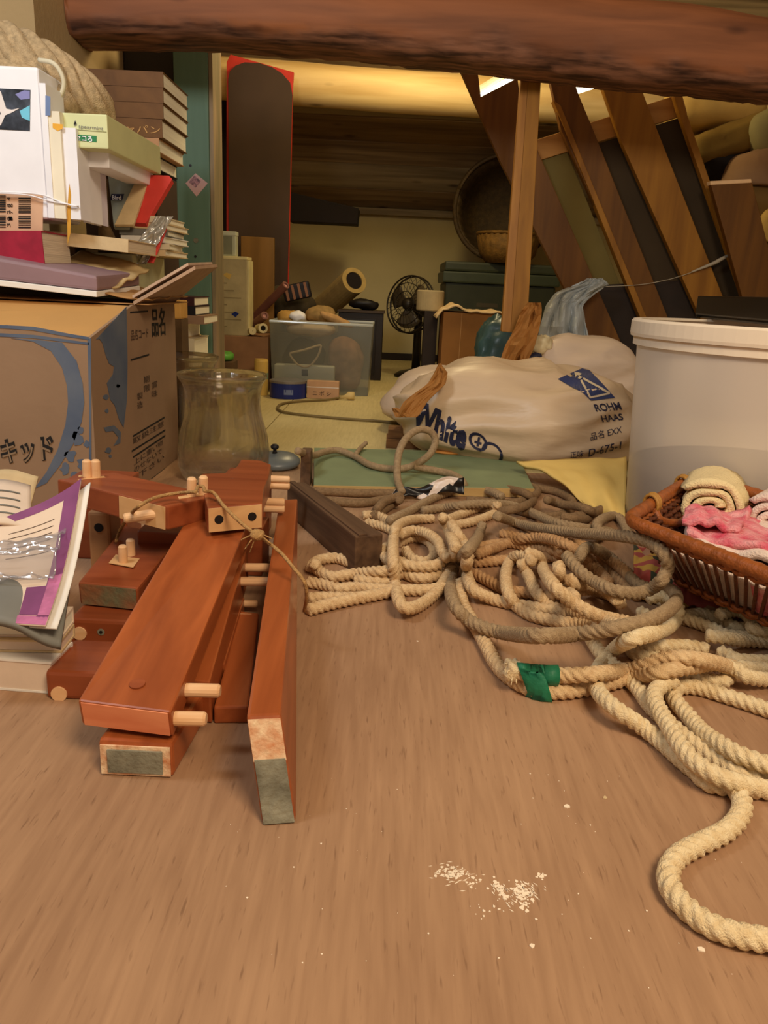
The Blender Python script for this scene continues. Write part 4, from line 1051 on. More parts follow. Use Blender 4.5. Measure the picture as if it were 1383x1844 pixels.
M_rim = sheer('tub_rim_plastic', (226, 232, 226), .8, .2, .3, .1)
rim = [tl, tr, tr + dT, tl + dT]
MB().tube([rim[0], rim[1], rim[2], rim[3]], .0042, 8, closed=True).build('rim', M_rim, t)
def inside(name, x0, y0, x1, y1, Y, dep, mt, lab, cat, z0, **k):
    return fbox(name, x0, y0, x1, y1, Y, dep, mt, lab, cat, zmin=z0, group='contents of the clear tub', **k)
M_wp = mat('white_plastic', (206, 204, 178), .5, .04)
xa_, xb_, za_, zb_ = front(493, 658, 602, 690, 2.262)
t2 = thing('plastic_case', 'white plastic case with a small black square, low inside the clear tub', 'case', ((xa_ + xb_) / 2, 2.27, .004), 'contents of the clear tub')
MB().aabb(xa_, xb_, 2.262, 2.30, .0035, zb_).build('case_body', M_wp, t2, bevel=.006, seg=3)
q = PY(549, 671, 2.262); MB().aabb(q.x - .009, q.x + .009, 2.2605, 2.262, q.z - .009, q.z + .009).build('black_square', M_black, t2)
M_dk = mat('dark_bundle', (66, 56, 38), .9, .3, 30)
c = PY(545, 630, 2.34)
tag(MB().blob((c.x, 2.37, .075), (.06, .045, .068), .8, .012, 20, 3, 28, 18).build('bundle', M_dk, smooth=True), 'dark rounded bundle inside the left half of the clear tub', 'bundle', 'contents of the clear tub')
c = PY(622, 625, 2.33)
tag(MB().blob((c.x, 2.36, .080), (.052, .05, .075), .8, .012, 22, 8, 28, 18).build('bundle', mat('rosy_bundle', (150, 112, 84), .9, .3, 40), smooth=True), 'rosy cloth bundle inside the right half of the clear tub', 'bundle', 'contents of the clear tub')
bowl = [PY(x, y, 2.262) for x, y in ((522, 636), (548, 630), (575, 622), (577, 628), (570, 645), (555, 660), (537, 657), (524, 642))]
tag(MB().tube(crom(bowl + [bowl[0]], 5), .003, 8).build('cord', M_papy, smooth=True), 'loop of pale cord pressed against the inside of the clear tub', 'cord', 'contents of the clear tub')
# things heaped on top of the tub
def heap(lab, name, cat, x, y, Y, rad, mt, seed, amp=.006, freq=30, e=.9, R=None, group='things heaped on the clear tub', ridge=True):
    c = PY(x, y, Y); o = MB().blob(c, rad, e, amp, freq, seed, 26, 16, R, ridge).build(name, mt, smooth=True); return tag(o, lab, cat, group)
M_oc = mat('ochre_paper', (188, 146, 74), .8, .2, 30, .3, 80)
heap('ochre crumpled paper wad on the left of the clear tub heap', 'paper_wad', 'paper', 520, 572, 2.33, (.032, .03, .020), M_oc, 1)
heap('white plastic bag scrap on top of the clear tub heap', 'plastic_scrap', 'plastic scrap', 536, 570, 2.30, (.022, .02, .014), M_white, 2)
heap('tan rag heaped in the middle of the clear tub', 'rag', 'rag', 578, 568, 2.36, (.045, .04, .026), mat('tan_rag', (150, 120, 70), .9, .25, 50), 5)
heap('long tan cloth strip hanging toward the right rim of the clear tub', 'rag', 'rag', 606, 576, 2.29, (.05, .016, .010), mat('tan_strip', (178, 138, 86), .9, .2, 50), 7, R=Matrix.Rotation(.35, 3, 'Y'))
heap('pale crumpled paper under the rags inside the clear tub top', 'paper_wad', 'paper', 560, 592, 2.35, (.07, .05, .022), M_papy, 9)
# blue tin, beige pack, plug and cable, yellow can
def cyl(name, x0, y0, x1, y1, Y, mt, lab, cat, z0=None, parts=None):
    xa, xb, za, zb = front(x0, y0, x1, y1, Y); r = (xb - xa) / 2
    if z0 is not None: za = z0
    t = thing(name, lab, cat, ((xa + xb) / 2, Y + r, za))
    return t, (xa + xb) / 2, Y + r, r, za, zb
M_tinb = mat('blue_tin', (30, 44, 112), .35, .1)
t, cx, cy, r, za, zb = cyl('tin', 481, 692, 548, 719, 2.11, M_tinb, 'dark blue round tin with a pale lid in front of the clear tub', 'tin', .0006)
zb = .047
MB().lathe([(0, za), (r, za), (r, zb - .006), (r, zb - .006), (0, zb - .006)], (cx, cy, 0), None, 40).build('tin_body', M_tinb, t)
MB().lathe([(0, zb - .0058), (r * 1.02, zb - .0058), (r * 1.02, zb), (r * .9, zb + .001), (0, zb + .001)], (cx, cy, 0), None, 40).build('lid', mat('tin_lid', (136, 130, 122), .35, metal=.4), t)
q = [Vector((cx + r * 1.004 * math.sin(a), cy - r * 1.004 * math.cos(a), z)) for z, aa in ((.012, (-.1, .0, .1, .2, .3, .4)), (.026, (.4, .3, .2, .1, .0, -.1))) for a in aa]
MB().flat(q).build('label', mat('tin_label', (110, 124, 160), .5), t)
xa, xb, za, zb = front(549, 690, 608, 716, 2.10)
t = thing('packet', 'beige flat packet leaning against the clear tub, right of the blue tin', 'packet', ((xa + xb) / 2, 2.15, .0004))
MB().aabb(xa, xb, 2.15, 2.175, .0005, .049).build('packet_body', mat('beige_packet', (194, 152, 112), .7), t, bevel=.001)
MB().aabb(xa, xb, 2.1492, 2.1502, .031, .033).build('seam', M_papw, t)
text_on('ニ ボ シ', (xa + .015, 2.1490, .010), (1, 0, 0), (0, 0, .014), M_ink, t, width=.05)
M_cab = mat('olive_cable', (120, 102, 62), .6)
cb = crom([PZ(*v) for v in ((612, 716, .006), (585, 720, .004), (545, 722, .004), (512, 726, .004), (500, 733, .004), (508, 741, .004), (545, 747, .004), (620, 754, .004), (690, 759, .004), (740, 765, .004))], 10)
t = thing('power_cable', 'thin olive power cable with a cream plug lying on the pale floor', 'cable', cb[0])
MB().tube(cb, .0032, 8).build('cable', M_cab, t, smooth=True)
pl = PZ(622, 714, .010); MB().tube([cb[0], pl, pl + Vector((.008, .002, .002)), pl + Vector((.024, .004, .002)), pl + Vector((.025, .004, .002))], [.004, .005, .011, .011, .009], 12).build('plug', mat('cream_plug', (206, 180, 118), .5), t, smooth=True)
t, cx, cy, r, za, zb = cyl('can', 456, 648, 481, 712, 2.16, M_palegr, 'yellow can with a teal band behind the glass vase', 'can', .0006)
My = mat('yellow_can', (206, 170, 86), .5, .08)
MB().lathe([(0, za), (r, za), (r, .045), (0, .045)], (cx, cy, 0), None, 32).build('can_body', My, t)
MB().lathe([(0, .0452), (r * 1.002, .0452), (r * 1.002, .062), (0, .062)], (cx, cy, 0), None, 32).build('band', mat('teal_band', (122, 142, 108), .5), t)
MB().lathe([(0, .0622), (r, .0622), (r, zb - .006), (r * .92, zb - .002), (r * .92, zb), (0, zb)], (cx, cy, 0), None, 32).build('can_top', My, t)
# carton, wrapped panel, clear box, brown boards
xa, xb, za, zb = front(376, 606, 482, 660, 2.26)
ztc = zb
tag(MB().aabb(xa, xb, 2.27, 2.46, .0004, zb).build('carton', mat('rosy_carton', (150, 110, 76), .85), bevel=.002), 'rosy brown carton behind the glass vase, right of the green post', 'carton')
xa, xb, za, zb = front(385, 466, 445, 606, 2.17)
t = thing('wrapped_pack', 'tall pale pack in yellowed plastic wrap standing right of the green post', 'pack', ((xa + xb) / 2, 2.29, ztc))
Yw = 2.275
xa, xb, za, zb = front(385, 466, 445, 607, Yw)
MB().aabb(xa, xb, Yw, Yw + .07, ztc + .0004, zb).build('pack_body', mat('yellowed_pack', (176, 160, 118), .5, .16, 22, .2, 40), t, bevel=.002)
MB().aabb(xa - .001, xb + .001, Yw - .001, Yw + .071, zb - .006, zb + .002).build('top_seal', mat('seal_strip', (220, 206, 150), .4), t, bevel=.001)
MB().aabb(xb, xb + .006, Yw + .001, Yw + .066, ztc + .003, zb - .008).build('side_seal', mat('seal_strip', (220, 206, 150), .4), t, bevel=.001)
q = PY(423, 566, Yw); MB().prism([Vector((q.x - .01, Yw - .001, q.z)), Vector((q.x + .002, Yw - .001, q.z - .008)), Vector((q.x + .012, Yw - .001, q.z + .003)), Vector((q.x + .001, Yw - .001, q.z + .008))], (0, .0006, 0)).build('dark_mark', M_tinb, t)
q = PY(408, 495, Yw); MB().prism([Vector((q.x - .012, Yw - .001, q.z)), Vector((q.x + .008, Yw - .001, q.z - .012)), Vector((q.x + .014, Yw - .001, q.z + .002)), Vector((q.x, Yw - .001, q.z + .006))], (0, .0006, 0)).build('yellow_mark', My, t)
for k in range(7):
    q = PY(390, 510 + k * 13, Yw); MB().aabb(q.x, q.x + .03 + .02 * (k % 3), Yw - .0008, Yw, q.z, q.z + .003).build('print_line', mat('faded_print', (140, 124, 88), .7), t)
zw = zb + .0024
xa, xb, za, zb = front(386, 418, 424, 464, Yw + .01)
t = thing('clear_case', 'small frosted plastic case standing on the wrapped pack beside the green post', 'case', ((xa + xb) / 2, Yw + .02, zw))
MB().aabb(xa, xb, Yw + .012, Yw + .05, zw, zb).build('case_body', mat('frosted_case', (176, 178, 154), .4), t, bevel=.002)
MB().aabb(xa + .009, xb - .009, Yw + .0112, Yw + .012, zw + .004, zb - .012).build('front_window', mat('frosted_window', (128, 128, 106), .3), t)
MB().aabb(xa - .001, xb + .001, Yw + .011, Yw + .051, zb - .010, zb + .001).build('case_lid', mat('frosted_lid', (198, 200, 176), .4), t, bevel=.001)
fbox('wooden_board', 434, 430, 493, 545, 2.52, .02, wood('ochre_board', (116, 82, 32), (134, 96, 42), 0, 3, 30, .6, .05, axis='z'), 'plain ochre brown board standing before the red edged panel', 'board', zmin=.0004)
# red edged tall panel with arched top
Yr = 2.62
pts = [(404, 560), (516, 566), (526, 150), (528, 132), (500, 116), (470, 108), (412, 100), (406, 130)]
t = thing('arched_panel', 'tall dark panel with an arched top over a red backing board', 'panel', (PY(460, 400, Yr).x, Yr, 0))
def tall(px, Y, thick, name, mt):
    q = [PY(x, y, Y) for x, y in px]
    q = [Vector((v.x, Y, v.z if v.z > PY(460, 545, Y).z else .0005)) for v in q]
    MB().prism(q, (0, thick, 0)).build(name, mt, t, bevel=.001)
tall([(406, 560), (517, 566), (527, 160), (529, 130), (415, 98), (408, 112)], Yr + .012, .012, 'red_backing', mat('red_orange_board', (188, 44, 20), .6))
tall([(412, 560), (514, 566), (526, 170), (522, 148), (508, 132), (490, 121), (466, 113), (440, 112), (424, 118), (414, 128), (411, 142)], Yr, .011, 'dark_face', mat('dark_brown_face', (64, 46, 30), .75, .12, 10))
# dark beam end
xa, xb, za, zb = front(520, 350, 645, 402, 3.1)
p = [PY(520, 345, 3.05), PY(646, 375, 3.05), PY(643, 404, 3.05), PY(520, 398, 3.05)]
tag(MB().prism(p, (0, .12, 0)).build('wooden_beam', mat('dark_beam_wood', (26, 14, 8), .8), bevel=.003), 'short dark beam end sticking out behind the arched panel', 'beam')
fbox('wooden_board', 378, 100, 410, 480, 2.95, .02, M_dark, 'added dark filler for the shaded gap between green post and arched panel', 'board', zmin=.0004)  # board added to fill the gap, its dark colour stands in for shade
# green packet
c = PY(394, 644, 2.12)
fbox('small_carton', 372, 652, 418, 720, 2.12, .08, M_hid, 'small brown carton behind the glass vase rim', 'carton', zmin=.0004)
zz_ = front(372, 652, 418, 720, 2.12)[3]
tag(MB().blob((c.x, 2.16, zz_ + .013), (.030, .03, .013), .8, .006, 40, 4, 24, 14, zmin=zz_ + .0005).build('snack_bag', mat('green_bag', (92, 160, 60), .4, .2, 60, .3, 60), smooth=True), 'small bright green packet behind the rim of the glass vase', 'packet')
# tubes and bundles left of the rolled mat
def tubepx(name, lab, cat, a, Ya, b, Yb, r, mt, hole=True, ri=None, group=None, endmt=None):
    p0, p1 = PY(*a, Ya), PY(*b, Yb); t = thing(name, lab, cat, p1, group)
    d = (p0 - p1).normalized(); R = frame_from(d.orthogonal(), d.cross(d.orthogonal())); L = (p0 - p1).length
    R = Matrix((d.orthogonal().normalized(), d.cross(d.orthogonal().normalized()), d)).transposed()
    ri = ri or r * .55
    MB().lathe([(ri, 0), (r, 0), (r, L), (ri, L)], p1, R, 28, close=True).build('tube_body', mt, t, smooth=False)
    MB().lathe([(0, .004), (ri * .99, .004), (ri * .99, L - .004), (0, L - .004)], p1, R, 20).build('tube_core', endmt or M_hole, t)
    return t
M_tape = mat('cream_tape', (206, 190, 142), .5, .05)
tubepx('roll', 'cream roll with an open core lying between the wrapped pack and the clear tub', 'roll', (474, 591), 2.25, (466, 592), 2.31, .0135, M_tape)
tubepx('roll', 'smaller cream roll left of the open cored roll', 'roll', (455, 596), 2.26, (448, 596), 2.31, .0105, M_tape, ri=.001)
M_pinkt = mat('dusky_pink_tube', (120, 78, 66), .6, .1)
M_pke = mat('pink_foam', (196, 140, 130), .7)
tubepx('tube', 'long dusky pink tube slanting up toward the arched panel', 'tube', (515, 513), 2.40, (440, 590), 2.52, .012, M_pinkt, endmt=M_pke)
tubepx('tube', 'shorter dusky pink tube just above the cream roll', 'tube', (477, 568), 2.30, (440, 598), 2.42, .012, M_pinkt, endmt=M_pke)
heap('dark striped cloth bundle behind the clear tub', 'bundle', 'bundle', 520, 545, 2.60, (.085, .04, .05), M_dk, 12, .01, 20, group=None)
c = PY(535, 525, 2.52)
t = thing('striped_bag', 'small dark bag with tan stripes lying tilted behind the clear tub', 'bag', c)
Rg = Matrix.Rotation(-.25, 3, 'Y')
MB().obox(c, (.085, .03, .05), Rg).build('bag_body', M_black, t, bevel=.008, seg=3)
for k in range(4): MB().obox(c + Rg @ Vector((-.03 + .02 * k, -.0155, 0)), (.008, .001, .044), Rg).build('stripe', mat('tan_stripe', (140, 98, 74), .7), t)
fbox('carton', 450, 600, 560, 660, 2.50, .16, M_hid, 'dark carton supporting the bundles behind the clear tub', 'carton', zmin=.0004)
# rolled mat
t = tubepx('rolled_mat', 'rolled beige mat with a dark open end leaning behind the clear tub', 'mat', (638, 505), 2.75, (560, 575), 3.05, .045, mat('beige_mat', (170, 142, 82), .9, .12, 40), ri=.030)
fbox('carton', 545, 602, 625, 660, 2.80, .2, M_hid, 'carton hidden behind the clear tub under the rolled mat', 'carton', zmin=.0004)
# dark cabinet beside
xa, xb, za, zb = front(608, 565, 688, 668, 2.66)
t = thing('small_cabinet', 'small black cabinet behind the right side of the clear tub', 'cabinet', ((xa + xb) / 2, 2.66, 0))
Mcab = mat('black_cabinet', (30, 20, 14), .5)
MB().aabb(xa, xb, 2.66, 2.79, .0004, zb).build('cabinet_body', Mcab, t, bevel=.002)
MB().aabb(xa + .012, xb - .022, 2.657, 2.66, .02, zb - .02).build('door', mat('black_door', (22, 14, 10), .4), t, bevel=.002)
MB().aabb(xa - .004, xb + .004, 2.654, 2.79, zb + .0003, zb + .008).build('top_board', mat('cabinet_top', (60, 44, 28), .5), t, bevel=.001)
c = PY(655, 545, 2.70)
tag(MB().blob((c.x, 2.70, zb + .026), (.05, .04, .018), .8, .008, 30, 2, 24, 14, zmin=zb + .0085).build('dark_bag', mat('black_bag', (20, 16, 14), .5), smooth=True), 'crumpled black bag on top of the small black cabinet', 'bag')
# fan
c = PY(736, 548, 2.78)
t = thing('electric_fan', 'small dark table fan with a wire guard near the back wall', 'fan', (c.x + .02, 2.85, 0))
Mf = mat('dark_fan_metal', (44, 36, 24), .45, metal=.3); Mb_ = mat('fan_blade', (78, 66, 46), .4)
dirf = Vector((-.62, -.76, .12)).normalized(); uf = dirf.cross(Vector((0, 0, 1))).normalized(); vf = uf.cross(dirf).normalized()
def ringp(r, off=0, n=40): return [c + dirf * off + uf * r * math.cos(2 * PI * i / n) + vf * r * math.sin(2 * PI * i / n) for i in range(n)]
mbg = MB()
for r, off in ((.096, 0), (.07, .016), (.040, .024), (.096, -.02)): mbg.tube(ringp(r, off), .0016 if r < .09 else .003, 6, closed=True)
mbg.build('guard_rings', Mf, t, smooth=True)
mbg = MB()
for i in range(28):
    a = 2 * PI * i / 28; e_ = uf * math.cos(a) + vf * math.sin(a); mbg.tube([c + e_ * .096, c + e_ * .07 + dirf * .016, c + e_ * .025 + dirf * .026], .0009, 5); mbg.tube([c + e_ * .096 - dirf * .02, c + e_ * .04 - dirf * .045], .0009, 5)
o = mbg.build('guard_wires', Mf, t); o['kind'] = 'stuff'
for i in range(3):
    a = 2 * PI * i / 3 + .4
    def bl_(u, v):
        an = a + (v - .5) * 1.25; e_ = uf * math.cos(an) + vf * math.sin(an); r = .018 + .064 * u; return c + e_ * r * (1 - .12 * (2 * v - 1) ** 2) + dirf * (.010 * (v - .5) * 2 * (.4 + u))
    MB().grid(bl_, 6, 7).build('blade', Mb_, t, smooth=True, solid=.002)
MB().tube([c + dirf * .022, c + dirf * .012, c - dirf * .05, c - dirf * .10, c - dirf * .112], [.014, .020, .034, .032, .02], 20).build('motor_housing', Mf, t, smooth=True)
bs = c - dirf * .06
MB().tube([Vector((bs.x, bs.y, .02)), Vector((bs.x, bs.y, bs.z - .02)), bs], [.016, .013, .012], 14).build('stand', Mf, t, smooth=True)
MB().lathe([(0, 0), (.075, 0), (.078, .006), (.06, .018), (.02, .028), (0, .028)], (bs.x, bs.y, .0005), None, 32).build('base', Mf, t, smooth=True)
# paper roll held up behind the fan
fbox('carton', 762, 562, 786, 660, 2.56, .08, M_dark, 'narrow dark carton right of the electric fan', 'carton', zmin=.0004)
zq = front(762, 562, 786, 660, 2.56)[3]
xa, xb, za, zb = front(752, 528, 798, 561, 2.58)
tag(MB().lathe([(0, 0), (.042, 0), (.044, .004), (.044, .060), (.04, .064), (0, .064)], ((xa + xb) / 2, 2.60, zq + .0005), None, 30).build('paper_roll', mat('greyish_paper_roll', (168, 150, 112), .8)), 'pale paper roll standing right of the electric fan', 'roll')
wire = crom([PY(644, 520, 2.8), PY(670, 530, 2.85), PY(700, 542, 2.88), PY(730, 552, 2.92), PY(760, 560, 2.95)], 6)
wire = crom([PY(690, 600, 2.72), PY(720, 612, 2.74), PY(752, 612, 2.80), PY(775, 600, 2.86)], 6)
# green bins with the round baskets
M_bin = mat('dark_green_bin', (52, 54, 34), .6, .1)
xa, xb, za, zb = front(797, 478, 1000, 640, 2.95)
t = thing('storage_bin', 'dark green lidded storage bin against the back wall under the round baskets', 'storage bin', ((xa + xb) / 2, 2.95, 0))
MB().box8([(xa + .02, 2.97, .0005), (xb - .02, 2.97, .0005), (xb - .02, 3.28, .0005), (xa + .02, 3.28, .0005), (xa + .005, 2.955, zb - .075), (xb - .005, 2.955, zb - .075), (xb - .005, 3.295, zb - .075), (xa + .005, 3.295, zb - .075)]).build('bin_body', M_bin, t, bevel=.008)
MB().aabb(xa - .006, xb + .006, 2.945, 3.305, zb - .0745, zb - .035).build('bin_rim', mat('green_bin_rim', (60, 66, 44), .5), t, bevel=.006)
MB().aabb(xa, xb, 2.95, 3.30, zb - .0345, zb).build('lid', mat('green_bin_lid', (58, 62, 40), .5), t, bevel=.008)
c = PY(872, 560, 2.949); MB().aabb(c.x - .03, c.x + .05, 2.958, 2.968, .25, zb - .09).build('label_plate', mat('dim_grey_plate', (70, 62, 42), .7), t, bevel=.002)
zbin = zb
# round wicker baskets on the bin
M_wick = mat('dark_wicker', (70, 52, 24), .7, .3, 60, .5, 200); M_wickl = mat('ochre_wicker', (122, 88, 36), .7, .3, 60, .5, 200)
c = PY(908, 386, 3.05)
t = thing('round_basket', 'large round dark wicker basket tipped on its side on the green bin', 'basket', (c.x, c.y, zbin))
R_ = .185; c = Vector((c.x, 3.05, zbin + R_ + .012))
dirb = Vector((-.25, -1, .12)).normalized(); ub = dirb.cross(Vector((0, 0, 1))).normalized(); vb = ub.cross(dirb).normalized()
Rb_ = Matrix((ub, vb, dirb)).transposed(); Rb_ = Matrix((ub, dirb.cross(ub), dirb)).transposed()
def wov(a, z): return 1 + .012 * math.sin(36 * a) * (1 if int(z * 90) % 2 else -1)
MB().lathe([(.08, -.20), (.13, -.19), (.165, -.14), (.178, -.07), (.18, 0), (.172, 0), (.168, -.07), (.155, -.135), (.125, -.18), (0, -.185)], c, Rb_, 108, wov).build('basket_body', M_wick, t, smooth=True)
mbx = MB(); mbx.tube([c + ub * R_ * math.cos(a) + vb * R_ * math.sin(a) for a in [2 * PI * i / 60 for i in range(60)]], .009, 8, closed=True)
mbx.build('rim', M_wick, t, smooth=True)
hh = [c + dirb * .004 + ub * (R_ - .01) * math.cos(a) + vb * (R_ - .01) * math.sin(a) + (dirb * .03) for a in [PI * .1 + PI * .8 * i / 20 for i in range(21)]]
MB().tube(hh, .006, 8).build('handle', M_wick, t, smooth=True)
c2 = PY(918, 440, 2.93)
t = thing('round_basket', 'smaller ochre wicker basket nested in front of the large round basket', 'basket', (c2.x, 2.99, zbin))
MB().lathe([(0, .0005), (.075, .0005), (.10, .03), (.115, .10), (.109, .10), (.095, .035), (.07, .01), (0, .01)], (c2.x - .0, 2.99 + .02 - .03, zbin + .0004), None, 90, lambda a, z: 1 + .016 * math.sin(30 * a) * (1 if int(z * 110) % 2 else -1)).build('basket_body', M_wickl, t, smooth=True)
MB().tube([Vector((c2.x + .112 * math.cos(2 * PI * i / 50), 2.98 + .112 * math.sin(2 * PI * i / 50), zbin + .101)) for i in range(50)], .006, 8, closed=True).build('rim', M_wickl, t, smooth=True)
# cardboard box with cloth on top
xa, xb, za, zb = front(795, 566, 905, 690, 2.42)
t = thing('carton', 'plain brown carton with cream cloth on top, left of the hanging batten', 'carton', ((xa + xb) / 2, 2.42, 0))
MB().aabb(xa, xb, 2.42, 2.62, .0004, zb).build('box_body', mat('mid_brown_carton', (142, 96, 46), .85, .06), t, bevel=.002)
xm = PY(828, 620, 2.42).x; MB().aabb(xm - .001, xm + .001, 2.4193, 2.42, .002, zb - .002).build('edge_line', mat('fold_line', (176, 130, 78), .8), t)
def clt(u, v):
    q = PY(786 + 122 * u, 560, 2.405); return Vector((q.x, 2.405 + .19 * v, zb + .0035 + .010 * max(0, noise.noise((u * 6, v * 4, 3))) + .016 * math.exp(-((u - .28) / .12) ** 2) - (.022 * max(0, (.10 - u) / .10) if u < .1 else 0)))
tag(MB().grid(clt, 40, 14).build('folded_cloth', mat('cream_pink_cloth', (220, 190, 140), .9, .12, 18), smooth=True, solid=.005), 'cream folded cloth lying on the plain brown carton', 'cloth')

# ------------------------------------------------------------------ leaning boards (right background)
M_b1 = wood('reddish_board_wood', (88, 52, 6), (112, 70, 14), 0, 3, 40, .55, .08, axis='z')
M_b2 = wood('ochre_board_wood', (128, 82, 18), (156, 106, 30), 0, 3, 40, .55, .08, axis='z')
M_b3 = wood('light_rail_wood', (166, 116, 56), (190, 140, 74), 0, 6, 40, .6, .08)
M_olive = mat('olive_panel', (108, 94, 46), .8, .12, 8)
M_olived = mat('dark_olive_panel', (58, 44, 24), .8, .12, 8)
YB = 2.12
t = thing('slatted_frame', 'tall wooden frame of slats and panels leaning sideways behind the white bucket', 'wooden frame', (PY(1150, 640, YB).x, YB, 0))
def pxplate(px, Y, thick, name, mt, bevel=.0015, par=None):
    q = [PY(x, y, Y) for x, y in px]; q = [Vector((v.x, Y, v.z)) for v in q]
    return MB().prism(q, (0, thick, 0)).build(name, mt, par, bevel=bevel)
pxplate([(822, 110), (858, 110), (866, 174), (932, 140), (945, 235), (968, 270), (1135, 655), (1085, 655), (975, 438), (901, 290)], YB, .022, 'slat', M_b1, par=t)
pxplate([(985, 120), (1026, 120), (1042, 170), (1075, 250), (1206, 580), (1172, 600), (1010, 232)], YB, .024, 'slat', M_b1, par=t)
pxplate([(996, 180), (1010, 190), (1172, 590), (1160, 590)], YB - .006, .03, 'slat_edge', M_b2, par=t)
pxplate([(1072, 120), (1140, 120), (1171, 202), (1318, 575), (1262, 575), (1120, 257)], YB - .004, .024, 'slat', M_b2, par=t)
pxplate([(1202, 130), (1218, 130), (1232, 190), (1362, 570), (1350, 570), (1222, 200)], YB - .002, .022, 'slat', M_b2, par=t)
pxplate([(955, 255), (1228, 168), (1238, 205), (968, 290)], YB + .026, .02, 'rail', M_b3, par=t)
pxplate([(965, 292), (1022, 274), (1118, 515), (1058, 515)], YB + .030, .008, 'panel', M_olive, par=t)
pxplate([(1066, 262), (1124, 244), (1262, 580), (1195, 580)], YB + .030, .008, 'panel', M_olived, par=t)
pxplate([(1180, 226), (1236, 208), (1356, 575), (1302, 575)], YB + .030, .008, 'panel', M_olived, par=t)
pxplate([(1040, 515), (1240, 505), (1300, 660), (1110, 660)], YB + .028, .02, 'bottom_panel', M_dark, par=t)
# foot that stands on the floor, hidden behind the sack
a, b = PY(1090, 655, YB), PY(1330, 600, YB)
MB().aabb(a.x, a.x + .42, YB - .004, YB + .04, .0004, PY(1090, 640, YB).z).build('bottom_rail', M_dark, t, bevel=.002)
# string round the frame
st = crom([PY(1245, 490, YB - .012), PY(1285, 474, YB - .016), PY(1300, 466, YB - .016), PY(1326, 453, YB - .01)], 8)
MB().tube(st, [.002 + .003 * math.sin(PI * i / (len(st) - 1)) for i in range(len(st))], 8).build('tie_string', mat('grey_string', (170, 160, 140), .8), t, smooth=True)
MB().tube(crom([PY(1086, 516, YB - .008), PY(1150, 513, YB - .008), PY(1205, 503, YB - .008), PY(1250, 489, YB - .010)], 6), .0009, 6).build('tie_string', mat('grey_string', (170, 160, 140), .8), t, smooth=True)
# separate board on the far right
t = thing('wooden_board', 'short brown board with a pale sawn top end, rightmost beside the slatted frame', 'board', (PY(1340, 500, 2.06).x, 2.06, 0))
pxplate([(1280, 331), (1354, 327), (1420, 590), (1352, 590)], 2.06, .02, 'board_body', M_b1, par=t)
pxplate([(1279, 326), (1353, 322), (1354, 329), (1280, 333)], 2.058, .024, 'sawn_end', mat('sawn_end', (224, 186, 140), .7), par=t)
MB().aabb(PY(1345, 560, 2.06).x, PY(1420, 560, 2.06).x, 2.06, 2.08, .0004, PY(1380, 585, 2.06).z).build('board_foot', M_b1, t)
# batten hanging from the beam
pa_, pb_ = PY(952, 130, 1.84), PY(925, 600, 1.74)
t = thing('hanging_batten', 'narrow ochre batten hanging down from the reddish log beam', 'batten', pb_)
ax_ = (pb_ - pa_); xw = Vector((.052, 0, .002))
def bq(w, dy): return None
R = frame_from((1, 0, 0), (0, 1, 0))
top = [PY(940, 120, 1.87), PY(975, 120, 1.87)]; bot = [PY(903, 597, 1.80), PY(948, 602, 1.80)]
th_ = Vector((0, .022, 0))
M_bat = wood('batten_wood', (140, 90, 30), (172, 118, 46), 0, 3, 40, .5, .1, axis='z')
MB().box8([bot[0], bot[1], bot[1] + th_, bot[0] + th_, top[0], top[1], top[1] + th_, top[0] + th_]).build('batten_body', M_bat, t, bevel=.0015)
e0, e1 = top[0].lerp(top[1], .36), top[0].lerp(top[1], .44); f0, f1 = bot[0].lerp(bot[1], .36), bot[0].lerp(bot[1], .44)
o3 = Vector((0, -.004, 0))
MB().box8([f0.lerp(f1, 0) + o3, bot[1] + o3, bot[1] - Vector((0, .0004, 0)), f0 - Vector((0, .0004, 0)), e0 + o3, top[1] + o3, top[1] - Vector((0, .0004, 0)), e0 - Vector((0, .0004, 0))]).build('raised_lath', M_b2, t, bevel=.001)
# lamp tubes glimpsed between boards
t = thing('tube_lamp', 'bright fluorescent tube lamp glimpsed between the slats under the beam', 'lamp', PY(960, 150, 2.5))
M_tube = glow('lamp_tube', (255, 244, 205), 7.0)
MB().tube([PY(862, 175, 2.5), PY(935, 134, 2.5)], .008, 12).build('lamp_tube', M_tube, t, smooth=True)
MB().tube([PY(1010, 172, 2.5), PY(1090, 146, 2.5)], .010, 12).build('lamp_tube', M_tube, t, smooth=True)
MB().tube([PY(855, 168, 2.52), PY(945, 112, 2.52), PY(1100, 120, 2.52)], .012, 10).build('lamp_bracket', mat('lamp_metal', (190, 180, 150), .5), t)
# things stacked in the upper right corner
Yq = 2.20
xa, xb, za, zb = front(1235, 345, 1500, 600, Yq)
tag(MB().aabb(xa, xb, Yq, Yq + .3, .0004, zb).build('carton', mat('ochre_brown_carton', (112, 84, 40), .9), bevel=.003), 'brown carton stack behind the short board at the far right', 'carton')  # one even ochre brown for the whole carton
zc_ = zb
def soft(lab, name, cat, x, y, Y, rad, mt, seed, amp=.02, freq=10, e=.6, R=None, zmin=None):
    c = PY(x, y, Y); return tag(MB().blob(c, rad, e, amp, freq, seed, 40, 24, R, True, zmin).build(name, mt, smooth=True), lab, cat)
M_ys = mat('yellow_sacking', (196, 160, 84), .8, .12, 12, .2, 40)
soft('pale yellow paper sack in the top right corner just under the beam', 'paper_sack', 'sack', 1285, 196, 2.36, (.125, .08, .060), M_ys, 3, .015, 8)
soft('olive sack below the pale yellow sack at the top right', 'paper_sack', 'sack', 1315, 252, 2.30, (.12, .08, .042), mat('olive_sacking', (132, 104, 44), .85, .12, 12, .2, 40), 6, .014, 8, .6, Matrix.Rotation(-.3, 3, 'Y'))
